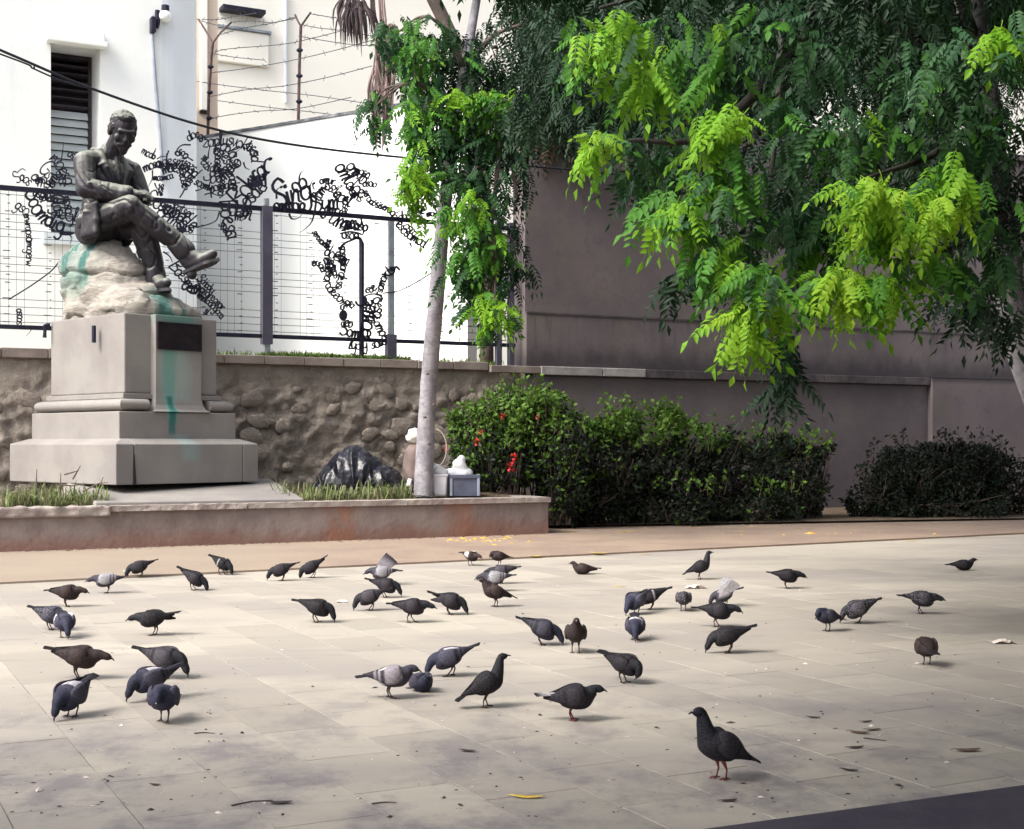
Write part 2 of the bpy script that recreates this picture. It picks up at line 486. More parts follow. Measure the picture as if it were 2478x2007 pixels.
KA, KB = Vector((-4.79, 13.2)), Vector((7.37, 20.25))       # edge between paving and walkway
kd = (KB - KA).normalized()
PA, PB = Vector((-6.13, 16.9)), Vector((0.54, 20.25))       # foot of the planter wall
pd = (PB - PA).normalized(); pn = Vector((pd.y, -pd.x))
BA, BB = Vector((0.67, 21.6)), Vector((8.6, 23.7))          # edge of the planted bed

pave = bpy.data.objects.new('pavement', None); COL.objects.link(pave)
tag(pave, 'pale stone paving where the pigeons feed', None, None, 'structure')
mb = MB(); mb.add([(-60, -30, -0.006), (60, -30, -0.006), (60, KA.y + (60 - KA.x) * kd.y / kd.x, -0.006), (-60, KA.y + (-60 - KA.x) * kd.y / kd.x, -0.006)], [(0, 1, 2, 3)])
mb.build('joint_bed', M_JOINT, pave)
ex = Vector((math.cos(R(27)), math.sin(R(27)), 0)); ey = Vector((-ex.y, ex.x, 0))
def slab_bm(w, h, seed):
    rr = random.Random(seed); mb = MB()
    j = lambda: rr.uniform(-0.0012, 0.0012)
    x, y = w / 2 - 0.0016, h / 2 - 0.0016; c = 0.0014
    lo = [(-x + j(), -y + j(), -0.02), (x + j(), -y + j(), -0.02), (x + j(), y + j(), -0.02), (-x + j(), y + j(), -0.02)]
    md = [(p[0], p[1], -0.003) for p in lo]
    tp = [(p[0] - c * math.copysign(1, p[0]), p[1] - c * math.copysign(1, p[1]), j() * 0.7) for p in lo]
    vs = lo + md + tp
    fs = [(a + i, a + (i + 1) % 4, a + 4 + (i + 1) % 4, a + 4 + i) for a in (0, 4) for i in range(4)] + [(8, 9, 10, 11)]
    mb.add(vs, fs); return mb
SW, SH = 0.41, 0.62
slab_mb = [slab_bm(SW, SH, k) for k in range(5)]
slab_me = [b.mesh('paving_stone', M_PAVE) for b in slab_mb]
cells = []
for i in range(-70, 90):
    for k in range(-40, 70):
        q = ex * (i * SW) + ey * ((k + (0.5 if i % 2 else 0.0)) * SH)
        if not (3.2 < q.y < 21.5): continue
        if (q.xy - KA).cross(kd) * -1 > 0.42: continue
        if abs(q.x) > q.y * 0.5 + 3.0: continue
        cells.append((q.y, q.x, q))
cells.sort(key=lambda c: c[0])
inview = [c for c in cells if abs(c[1]) < c[0] * 0.385 + 0.2 and c[0] > 4.6]
single = set(id(c) for c in inview[:298])
rest = MB()
for c in cells:
    q = c[2]; k = random.randrange(5); rz = R(27) + R(random.uniform(-.12, .12)); z = random.uniform(-.0009, .0009)
    if id(c) in single:
        o = link_mesh('paving_stone', slab_me[k], None, pave)
        o.location = (q.x, q.y, z); o.rotation_euler = (R(random.uniform(-.06, .06)), R(random.uniform(-.06, .06)), rz)
    else:
        M = Matrix.Translation((q.x, q.y, z)) @ Matrix.Rotation(rz, 4, 'Z')
        rest.add([M @ Vector(p) for p in slab_mb[k].v], slab_mb[k].f)
rest.build('paving_stone_field', M_PAVE, pave, 'stuff')

# walkway: a slightly raised strip along the planter
mb = MB()
wl = KA - kd * 6; wr = KB + kd * 16
mb.add([(wl.x, wl.y, -0.01), (wr.x, wr.y, -0.01), (wl.x, wl.y, 0.018), (wr.x, wr.y, 0.03),
        (wr.x - 10, wr.y + 24, 0.03), (wl.x - 10, wl.y + 24, 0.018)], [(0, 1, 3, 2), (2, 3, 4, 5)])
mb.build('walkway', M_WALK, None, 'structure')
bed = sheet('planting_bed', [BA + (BB - BA) * -0.02, BB + (BB - BA) * 1.2, Vector((24, 37)), Vector((-2, 26))], 0.06, M_SOIL)
# dark kerb at the viewer's feet
k0, k1 = G(2030, 1968), G(2478, 1906)
kk = (k1 - k0).normalized(); kn = Vector((kk.y, -kk.x, 0))
kb = empty('kerb_stone', (0, 0, 0), 0, 'dark smooth kerb edging the paving', None); kb['kind'] = 'structure'
mb = MB(); a, b = k0 - kk * 3, k1 + kk * 6
mb.prism([a + kn * 0.495, b + kn * 0.495, b, a], -0.02, 0.012)
M_KERB = plain('dark_kerb', (0.035, 0.028, 0.045), (0.05, 0.042, 0.058), 4, 0.7, 0.2, 20)
bevel(mb.build('kerb', M_KERB, kb), 0.006)
sheet('roadside_earth', [a + kn * 0.6, b + kn * 0.6, b + kn * 0.5, a + kn * 0.5], 0.016, plain('rust_earth', (0.16, 0.06, 0.03), (0.08, 0.035, 0.03), 12, 0.95))

# ------------------------------------------------------------------ planter
planter = empty('planter', (PA.x, PA.y, 0), 0, 'long low rendered planter with a pale crumbling coping under the statue', 'planter')
planter_inv = Matrix.Translation((-PA.x, -PA.y, 0))
def loc(mb, M): mb.v = [tuple(M @ Vector(p)) for p in mb.v]; return mb
L0 = -4.0; L1 = (PB - PA).length
def strip_wall(s0, s1, z0, z1, off0, off1, ns, nz, amp, fr, seed):
    """a wall strip along the planter foot with an uneven face; off>0 is towards the viewer"""
    mb = MB(); rows = []
    prof = [(z0, off0), *[(z0 + (z1 - z0) * k / nz, off0) for k in range(1, nz + 1)], (z1, off1), (z0, off1)]
    for i in range(ns + 1):
        s = s0 + (s1 - s0) * i / ns
        for (z, o) in prof:
            q = PA + pd * s + pn * o
            p = Vector((q.x, q.y, z)); nn = noise.fractal(p * fr + Vector((seed, 0, 0)), 1.0, 2.0, 4)
            dz = noise.noise(p * fr * 1.3 + Vector((0, seed, 9)))
            if o == off0: p += Vector((pn.x, pn.y, 0)) * nn * amp
            if z > z0 + (z1 - z0) * 0.4: p.z += dz * amp * 0.6
            rows.append(p)
    m = len(prof); fs = [(i * m + k, (i + 1) * m + k, (i + 1) * m + (k + 1) % m, i * m + (k + 1) % m) for i in range(ns) for k in range(m)]
    fs += [tuple(range(m)), tuple(range(ns * m, ns * m + m))[::-1]]
    mb.add(rows, fs); return mb
loc(strip_wall(L0, L1, 0.0, 0.49, 0.0, -0.22, 150, 6, 0.008, 3.0, 1), planter_inv).build('front_wall', M_PLANTER, planter, smooth=False)
# coping slabs, chipped, lumpier on the left
edges = [L0, -1.2, 1.12, 2.9, 5.2, L1 + 0.03]
for i in range(5):
    s0, s1 = edges[i] + 0.006, edges[i + 1] - 0.006
    lump = 0.045 if i < 2 else (0.022 if i == 2 else 0.009)
    z0 = 0.435 if i < 2 else 0.49
    c = strip_wall(s0, s1, z0, 0.563, 0.05 if i < 3 else 0.035, -0.30, int((s1 - s0) * 26), 4, lump, 5.5, 20 + i)
    loc(c, planter_inv).build('coping_slab', M_COPING, planter, smooth=(i < 2))
mb = MB()
q0 = PA + pd * (L1 - 0.22); q1 = PA + pd * L1
back = Vector((-pn.x, -pn.y)) * 2.4
mb.prism([q0 - pn * 0.225, q1 - pn * 0.225, q1 + back, q0 + back], 0, 0.49)
loc(mb, planter_inv).build('end_wall', M_PLANTER, planter)
mb = MB(); mb.prism([q0 - pn * 0.305 - pd * 0.05, q1 - pn * 0.305 + pd * 0.03, q1 + back + pd * 0.03, q0 + back - pd * 0.05], 0.49, 0.563)
loc(mb, planter_inv).build('end_coping', M_COPING, planter)
# soil inside, rising towards the wall
mb = MB(); n = 40; vs = []
for i in range(n + 1):
    for k in range(13):
        q = PA + pd * (L0 + (L1 - 0.2 - L0) * i / n) - pn * (0.2 + 3.2 * k / 12)
        z = 0.51 + 0.10 * min(1, k / 4) + 0.05 * noise.noise(Vector((q.x * 1.7, q.y * 1.7, 3)))
        vs.append((q.x, q.y, z))
mb.add(vs, [(i * 13 + k, (i + 1) * 13 + k, (i + 1) * 13 + k + 1, i * 13 + k + 1) for i in range(n) for k in range(12)])
mb.build('soil', M_SOIL, None, 'structure', True)

# ------------------------------------------------------------------ retaining wall and its stones
s_end, _ = WALL.sz(1272, 885)
rw = empty('retaining_wall', (WALL.p.x, WALL.p.y, 0), 0, 'low rubble stone retaining wall with a smooth coping, running behind the pedestal', 'wall')
rinv = Matrix.Translation((-WALL.p.x, -WALL.p.y, 0))
WF = WALL.shift(0.07)
mb = MB(); vs = []; NS, NZ = 300, 70; sL = -6.0
for i in range(NS + 1):
    for k in range(NZ + 1):
        t = sL + (s_end - sL) * i / NS; z = 0.0 + 2.66 * k / NZ
        p = WF.at(t, z)
        rough = 1.0 - 0.55 * min(1, max(0, (z - 1.9) / 0.6))
        cell = noise.voronoi(Vector((t * 3.1, z * 3.6, 0.3)))[0]
        wv = noise.noise_vector(Vector((t * 2.2, z * 2.2, 4))) * .25; cell = noise.voronoi(Vector((t * 2.7 + wv.x, z * 3.4 + wv.y, 0.3)))[0]
        h = (0.06 * min(.42, cell[1] - cell[0]) + 0.07 * noise.fractal(Vector((t * 4.5, z * 5, 1.7)), 1, 2, 5)) * rough
        vs.append(p + WF.n * h)
mb.add(vs, [(i * (NZ + 1) + k, (i + 1) * (NZ + 1) + k, (i + 1) * (NZ + 1) + k + 1, i * (NZ + 1) + k + 1) for i in range(NS) for k in range(NZ)])
loc(mb, rinv).build('wall_face', M_RUBBLE, rw, smooth=True)
stone_me = []
for k in range(8):
    b = MB(); b.ellipsoid((0, 0, 0), (1, 1, 1), None, 10, 7); me = b.mesh('stone', M_RUBBLE)
    for v in me.vertices:
        v.co *= 1 + 0.55 * noise.noise(v.co * 1.5 + Vector((k * 7, 2, 5))) + .12 * noise.noise(v.co * 4 + Vector((k, 5, 1)))
    me.polygons.foreach_set('use_smooth', [True] * len(me.polygons)); stone_me.append(me)
placed = []
rs = random.Random(3); tries = 0
while len(placed) < 80 and tries < 6000:
    tries += 1
    t = rs.uniform(sL + 1.5, s_end - 0.2); z = 0.6 + 1.75 * rs.random() ** 1.25
    r = rs.uniform(0.07, 0.17) * (1.15 - 0.3 * (z - 0.6) / 1.75)
    if any((t - a) ** 2 + (z - b) ** 2 < ((r + c) * 0.92) ** 2 for a, b, c in placed): continue
    placed.append((t, z, r))
    o = link_mesh('stone', rs.choice(stone_me), None, rw); r *= 1.25
    o.location = rinv @ (WF.at(t, z, -0.05 + 0.02 * (z - 0.6)))
    o.scale = (r * rs.uniform(0.9, 1.35), 0.03, r * rs.uniform(0.6, 0.9)); o.rotation_euler = (0, rs.uniform(-.6, .6), R(27))
mb = MB(); NSC = 16
for i in range(NSC):
    a = sL + (s_end - 0.75 - sL) * i / NSC; b = sL + (s_end - 0.75 - sL) * (i + 1) / NSC - 0.008
    z1 = 2.80 + random.uniform(-.012, .012)
    mb2 = MB(); mb2.pbox(WALL, a, b, 2.655, z1, -0.03 + random.uniform(-.008, .008), 0.34)
    bevel(loc(mb2, rinv).build('coping_slab', M_CAP, rw), 0.012)

# ------------------------------------------------------------------ tall grey wall
gw = empty('grey_wall', (WALL.p.x, WALL.p.y, 0), 0, 'tall grey stained wall under the trees with two ledges', 'wall')
GP = WALL
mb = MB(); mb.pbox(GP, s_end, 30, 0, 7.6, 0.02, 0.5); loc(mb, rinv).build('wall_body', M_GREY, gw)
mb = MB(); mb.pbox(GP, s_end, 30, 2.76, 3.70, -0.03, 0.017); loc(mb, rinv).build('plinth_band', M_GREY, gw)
mb = MB(); mb.pbox(GP, s_end + .004, 30, 3.702, 3.735, -0.045, 0.019); loc(mb, rinv).build('string_course', M_GREYDARK, gw)
mb = MB(); sa, _ = GP.sz(1555, 900); sp0, _ = GP.sz(2243, 930)
mb.pbox(GP, s_end - 0.74, s_end + 0.25, 2.62, 2.75, -0.10, 0.015); bevel(loc(mb, rinv).build('ledge_stone', M_CAP, gw), 0.012)
cuts = [s_end + 0.26, (s_end + sa) / 2 + .3, sa]
for a, b in zip(cuts, cuts[1:]):
    mb = MB(); mb.pbox(GP, a, b - .01, 2.60, 2.755, -0.13, 0.015); bevel(loc(mb, rinv).build('ledge_stone', M_CAPLT, gw), 0.012)
n = 5
for i in range(n):
    a = sa + (sp0 - sa) * i / n; b = sa + (sp0 - sa) * (i + 1) / n - 0.008
    mb = MB(); mb.pbox(GP, a, b, 2.59, 2.75, -0.12, 0.015); bevel(loc(mb, rinv).build('ledge_stone', M_GREYDARK, gw), 0.012)
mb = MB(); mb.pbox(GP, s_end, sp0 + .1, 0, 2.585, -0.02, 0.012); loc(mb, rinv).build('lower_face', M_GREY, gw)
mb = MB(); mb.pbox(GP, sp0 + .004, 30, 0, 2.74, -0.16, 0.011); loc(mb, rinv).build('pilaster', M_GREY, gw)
mb = MB(); mb.pbox(GP, s_end - .02, 30, 7.6, 7.72, -0.08, 0.6); loc(mb, rinv).build('wall_top', M_GREYDARK, gw)

# raised yard behind the retaining wall
yd = [WALL.at(-30, 0, 0.30), WALL.at(s_end + .3, 0, 0.30), WALL.at(s_end + .3, 0, 40), WALL.at(-40, 0, 40)]
sheet('yard', yd, 2.70, M_YARD)
# grass on top of the wall
# ------------------------------------------------------------------ white building with the louvred window
p = P(180, 600, 27.0); FA = Plane((p.x, p.y), 27.0)
def loc0(mb, o): M = Matrix.Translation(o.location).inverted(); mb.v = [tuple(M @ Vector(q)) for q in mb.v]; return mb
wb = empty('white_building', (FA.p.x, FA.p.y, 2.7), 0, 'white building with a tall louvred window behind the statue', 'building')
w0, zt = FA.sz(123, 96); w1, _ = FA.sz(243, 108); _, zb = FA.sz(160, 567); e1, _ = FA.sz(452, 300)
zt = FA.sz(180, 102)[1]
RV = 1.0
mb = MB()
mb.pbox(FA, -20, w0, 2.6, 10.7, 0, 1.6); mb.pbox(FA, w1, e1 - 0.5, 2.6, 10.7, 0, 1.6)
mb.pbox(FA, w0, w1, zt, 10.7, 0, 1.6); mb.pbox(FA, w0, w1, 2.6, zb, 0, 1.6)
loc0(mb, wb).build('wall', M_WHITE, wb)
# rounded corner of the facade, its bluish shading put into the paint colour
mb = MB(); ring = []
for k in range(13):
    a = PI / 2 * k / 12; t = e1 - 0.5 + 0.9 * math.sin(a); o = 0.9 * (1 - math.cos(a)); ring.append((t, o))
ring += [(e1 + 0.4, 8.0), (e1 - 0.5, 8.0)]
mb.prism([FA.at(t, 0, o) for t, o in ring], 2.6, 10.7)
loc0(mb, wb).build('rounded_corner', M_WHITEB, wb)
win = link_mesh('window', loc0((lambda b: (b.pbox(FA, w0 + .02, w1 - .02, zb - .0, zt, RV + .25, RV + .5), b)[1])(MB()), wb).mesh('window', M_INSIDE), None, wb)
mb = MB(); fr = 0.07
mb.pbox(FA, w0 + .003, w0 + fr, zb, zt, RV - .04, RV + .04); mb.pbox(FA, w1 - fr, w1 - .003, zb, zt, RV - .04, RV + .04)
mb.pbox(FA, w0 + fr, w1 - fr, zt - .06, zt - .002, RV - .04, RV + .04)
loc0(mb, wb).build('frame', M_SLATD, win)
zsplit = FA.shift(RV).sz(170, 268)[1]
ns = 0; z = zb + 0.05
pitch = 0.165
while z < zt - 0.1:
    shut = z < zsplit
    mb = MB(); a, b = w0 + fr + .01, w1 - fr - .01
    if shut: q = [(0.045, -0.02), (0.065, 0.0), (-0.02, pitch - 0.028), (-0.035, pitch - 0.035)]
    else: q = [(-0.07, 0.015), (-0.07, 0.03), (0.10, 0.075), (0.10, 0.06)]
    vs = [FA.at(a, z + dz, RV - o) for o, dz in q] + [FA.at(b, z + dz, RV - o) for o, dz in q]
    mb.add(vs, [(0, 1, 2, 3), (7, 6, 5, 4), (0, 4, 5, 1), (1, 5, 6, 2), (2, 6, 7, 3), (3, 7, 4, 0)])
    loc0(mb, wb).build('louver', M_SLAT if shut else M_SLATD, win)
    z += pitch
h0, hz0 = FA.sz(116, 93); h1, _ = FA.sz(250, 106); hz1 = FA.sz(120, 62)[1]
mb = MB(); mb.pbox(FA, h0, h1, zt + .02, hz1 - .05, -0.16, -.002); bevel(loc0(mb, wb).build('window_hood', M_WHITE, wb), .02)
mb = MB(); mb.pbox(FA, h0 - .05, h1 + .05, zt - .09, zt + .018, -0.24, -.003); bevel(loc0(mb, wb).build('hood_ledge', M_WHITE, wb), .02)
mb = MB(); mb.pbox(FA, w0 - .15, w1 + .15, zb - .22, zb - .002, -0.14, 0.4); loc0(mb, wb).build('sill', M_SLAT, wb)
# conduit with a junction box and a round lamp at its top
mb = MB(); pts = [FA.hit(x, y) + FA.n * .05 for x, y in ((367, 40), (368, 100), (374, 190), (381, 270), (388, 350), (391, 440))]
mb.tube(catmull(pts, 4), .035, 6); loc0(mb, wb).build('conduit', plain('conduit_grey', (0.36, 0.40, 0.47), (0.28, .3, .36), 4, .7), wb, smooth=True)
mb = MB(); mb.pbox(FA, FA.sz(361, 60)[0], FA.sz(373, 60)[0], FA.sz(367, 84)[1], FA.sz(367, 46)[1], -.2, -.01)
bevel(loc0(mb, wb).build('junction_box', M_IRON, wb), .02)
mb = MB(); mb.tube([FA.hit(379, y) + FA.n * .08 for y in (28, 50, 62, 72)], [.05, .06, .045, .02], 6); loc0(mb, wb).build('insulator', M_IRON, wb)
mb = MB(); c = FA.hit(397, 44) + FA.n * .12; mb.ellipsoid(c, (.13, .13, .12)); loc0(mb, wb).build('lamp_globe', M_WHITE, wb, smooth=True)
mb = MB(); mb.tube([c + Vector((0, 0, .10)), c + Vector((0, 0, .22))], .08, 10); loc0(mb, wb).build('lamp_cap', M_IRON, wb)

# beige pier between the two buildings
p = P(476, 335, 34.0); FB = Plane((p.x, p.y), 27.0)
bp = empty('beige_pier', (FB.p.x, FB.p.y, 2.7), 0, 'narrow beige pier with a sooty stained foot between white walls', 'wall')
s1, _ = FB.sz(527, 300)
mb = MB(); mb.pbox(FB, 0.0, s1, 2.6, 16, 0, 1.5); loc0(mb, bp).build('pier_body', M_BEIGE, bp)
sa, _ = FB.sz(483, 200); sb, zz = FB.sz(500, 270)
mb = MB(); mb.pbox(FB, sa, sb, zz, 16, -.12, -.003); bevel(loc0(mb, bp).build('raised_panel', M_CREAM, bp), .02)
mb = MB(); mb.pbox(FB, sa - .01, sb + .01, zz - .07, zz - .01, -.10, -.002); loc0(mb, bp).build('panel_shadow_bar', M_INSIDE, bp)  # solid dark bar set in as the shadow below the raised panel

# cream facade beyond
p = P(527, 600, 42.0); FC = Plane((p.x, p.y), 27.0)
cf = empty('cream_building', (FC.p.x, FC.p.y, 2.7), 0, 'pale cream building filling the background beyond the barbed wire', 'building')
mb = MB(); mb.pbox(FC, -14, 40, 2.6, 24, 0, 3); loc0(mb, cf).build('facade', M_CREAM, cf)
for (x0, x1, y0, y1) in ((470, 648, 62, 166), (690, 700, 40, 250)):
    a, zA = FC.sz(x0, y0); b, zB = FC.sz(x1, y1)
    if x1 - x0 > 20:
        mb = MB(); mb.pbox(FC, a, b, zB, zA, -.14, -.003); bevel(loc0(mb, cf).build('shutter_panel', M_CREAM, cf), .03)
        mb = MB(); mb.pbox(FC, a - .1, b + .06, zA + .003, zA + .09, -.2, -.004); loc0(mb, cf).build('shutter_hood', M_GALV, cf)
    else:
        mb = MB(); mb.tube([FC.hit(x0, y0 - 60) + FC.n * .06, FC.hit(x0, y1) + FC.n * .06], .05, 6); loc0(mb, cf).build('downpipe', M_WHITEB, cf)
mb = MB(); a, zA = FC.sz(530, 30); b, _ = FC.sz(632, 41); mb.pbox(FC, a, b, zA, zA + .12, -.5, -.005); loc0(mb, cf).build('awning_edge', M_IRON, cf)

# white boundary wall with a mossy coping, running towards the viewer
p = P(480, 600, 32.0); WW = Plane((p.x, p.y), -32.0)
ww = empty('boundary_wall', (WW.p.x, WW.p.y, 2.7), 0, 'white boundary wall with a dark mossy top behind the fence', 'wall')
mb = MB(); mb.pbox(WW, -2.6, 7.6, 2.6, 8.5, 0, .35); loc0(mb, ww).build('wall_body', plain('fresh_white_paint', (.90, .90, .88), (.87, .88, .87), .5, .75, .05, 24), ww)
mb = MB(); vs = []
for i in range(121):
    t = -2.6 + 10.2 * i / 120; j = .03 * noise.noise(Vector((t * 5, 1, 2)))
    for (o, z) in ((-.03, 8.502), (-.05 + j, 8.56), (.1, 8.60 + j), (.38, 8.56), (.38, 8.502)): vs.append(WW.at(t, z, o))
mb.add(vs, [(i * 5 + k, (i + 1) * 5 + k, (i + 1) * 5 + k + 1, i * 5 + k + 1) for i in range(120) for k in range(4)])
loc0(mb, ww).build('coping', plain('mossy_coping', (0.13, .14, .16), (.3, .31, .33), 3, .9, .5, 20), ww)

# ------------------------------------------------------------------ barbed wire on Y posts
FW = WW.shift(.55)
bw = empty('barbed_wire_fence', (FW.p.x, FW.p.y, 2.7), 0, 'sagging barbed wire fence strung between rusty Y posts', 'fence')
def bwp(x, y): return P(x, y, FW.hit(x, y).y)
for px, arms, m in (([(503, 330), (505, 230), (512, 130), (515, 102)], [[(515, 104), (498, 75), (480, 47)], [(515, 104), (535, 78), (560, 54)]], M_RUST),
                    ([(721, 400), (722, 282), (725, 140), (728, 62)], [[(728, 64), (720, 50), (714, 36)], [(728, 64), (738, 50), (752, 30)]], M_RUST)):
    mb = MB(); mb.tube([bwp(*q) for q in px], .036, 7)
    po = loc0(mb, bw).build('post', m, bw)
    for a in arms:
        mb = MB(); mb.tube([bwp(*q) for q in a], .026, 6); loc0(mb, bw).build('arm', m, po)
    mb = MB()
    for y in range(int(px[-1][1]) + 60, int(px[0][1]) - 30, 62):
        q = bwp(px[1][0] + (px[2][0] - px[1][0]) * (px[0][1] - y) / 260.0, y); mb.ellipsoid(q, (.08, .08, .05), None, 6, 5)
    loc0(mb, bw).build('wire_tie', M_IRON, po)
wires = [[(455, 40), (527, 62), (650, 82)], [(505, 128), (560, 138), (640, 146)], [(440, 192), (527, 205), (640, 219), (760, 232), (890, 251), (1000, 266)],
         [(527, 244), (640, 259), (722, 268), (800, 277), (900, 292)], [(508, 234), (600, 217), (690, 208), (800, 186), (900, 160)],
         [(503, 291), (540, 281), (620, 270), (722, 263), (850, 236)], [(506, 177), (580, 168), (690, 150), (800, 125), (900, 98)],
         [(510, 128), (560, 118), (680, 108), (760, 92), (860, 66)], [(480, 47), (520, 48), (560, 42), (620, 32)], [(560, 54), (610, 51), (660, 55), (714, 42)],
         [(535, 84), (580, 70), (640, 60), (714, 45)], [(728, 60), (770, 68), (830, 75), (900, 88)], [(722, 88), (780, 98), (850, 108), (930, 112)], [(752, 34), (800, 42), (850, 48)]]
for w in wires:
    mb = MB(); pts = catmull([bwp(*q) for q in w], 7); mb.tube(pts, .009, 5)
    for q in pts[2::3]:
        q = Vector(q); d = Vector((random.uniform(-1, 1), random.uniform(-.3, .3), random.uniform(-1, 1))).normalized() * .07
        mb.tube([q - d, q + d], .006, 4)
    loc0(mb, bw).build('barbed_strand', M_WIRE, bw)

# overhead cable, doubled near its left end
mb = MB()
cp = [P(-420, -60, 17.0), P(39, 138, 18.5), P(220, 214, 19.2), P(480, 302, 20.2), P(700, 349, 21.2), P(995, 383, 22.6), P(1300, 404, 24.0), WALL.hit(1500, 424) + WALL.n * .03]
mb.tube(catmull(cp, 10), .019, 7)
cp2 = [P(-420, -20, 17.0), P(30, 142, 18.5), P(80, 166, 18.7), P(150, 196, 18.9), P(214, 213, 19.2)]
mb.tube(catmull(cp2, 8), .012, 6); mb.tube([P(82, 154, 18.7), P(83, 168, 18.7)], .012, 5)
tag(mb.build('overhead_cable', M_CABLE, None, None, True), 'black overhead cable sagging across above the fence to the grey wall', 'cable')

# ------------------------------------------------------------------ iron fence with lettering
FP = WALL.shift(0.16)
fe = empty('iron_fence', (FP.p.x, FP.p.y, 2.8), 0, 'dark iron fence with wire mesh and wrought lettering ornaments on the retaining wall', 'fence')
def fbuild(mb, name, m, parent=None, kind=None, smooth=False): return loc0(mb, fe).build(name, m, parent or fe, kind, smooth)
sA, sB = -8.0, FP.sz(1246, 700)[0]
zr1, zr0 = 5.235, 3.13
def rail(z, w, t0=sA, t1=sB):
    mb = MB(); mb.pbox(FP, t0, t1, z - w / 2, z + w / 2, -.03, .03); fbuild(mb, 'rail', M_IRON)
rail(zr1, .075); rail(zr0, .065)
sw = FP.sz(645, 600)[0]
mb = MB(); mb.pbox(FP, sw - .085, sw + .085, 3.0, zr1 + .04, -.075, .075); fbuild(mb, 'post', M_POST)
mb = MB(); mb.pbox(FP, sw - .05, sw + .05, 2.7, 2.998, -.05, .05); fbuild(mb, 'post_foot', M_GALV)
mb = MB(); mb.pbox(FP, sw - .035, sw + .035, zr1 + .042, zr1 + .17, -.035, .035); fbuild(mb, 'post_finial', M_GALV)
s2 = FP.sz(946, 700)[0]
mb = MB(); mb.pbox(FP, s2 - .05, s2 + .05, 3.24, zr1 - .045, -.04, .04); fbuild(mb, 'post', M_GALV)
mb = MB(); mb.pbox(FP, s2 - .085, s2 + .085, 2.7, 3.238, -.07, .07); fbuild(mb, 'post_foot', M_POST)
for x in (1206, 1236):
    s3 = FP.sz(x, 800)[0]; mb = MB(); mb.pbox(FP, s3 - .05, s3 + .05, 2.7, zr1 + .1, -.05, .05); fbuild(mb, 'post', M_POST)
s4 = FP.sz(875, 700)[0]; z4 = FP.sz(875, 578)[1]
mb = MB(); mb.tube([FP.at(FP.sz(856, 575)[0], z4 + .02), FP.at(s4 - .03, z4 + .0), FP.at(s4, z4 - .08), FP.at(s4, 2.7)], [.025, .03, .045, .045], 8); fbuild(mb, 'crooked_upright', M_IRON)
s5 = FP.sz(60, 700)[0]
# welded mesh: bunched wires
mb = MB()
def wire(pts, r=.0047): mb.tube(pts, r, 4, False)
z = zr0 + .08; g = 0
while z < zr1 - .06:
    wire([FP.at(sA, z, .02), FP.at(sB, z, .02)]); g += 1
    z += .115 if g % 4 else .30
t = sA; g = 0
while t < sB:
    wire([FP.at(t, zr0, .025), FP.at(t, zr1, .025)],   .003); g += 1
    t += .115 if g % 4 else .33
fbuild(mb, 'wire_mesh', M_WIRE, None, 'stuff')
mb = MB(); rr = random.Random(8)
for z in np.arange(zr0 + .08, zr1, .12):
    for t in np.arange(sA, sB, .6):
        mb.tube([FP.at(t + rr.uniform(-.05, .05), z, .012), FP.at(t + .06, z + rr.uniform(-.006, .006), .012)], .0075, 4, False)
fbuild(mb, 'weld_knot', M_WIRE, None, 'stuff')

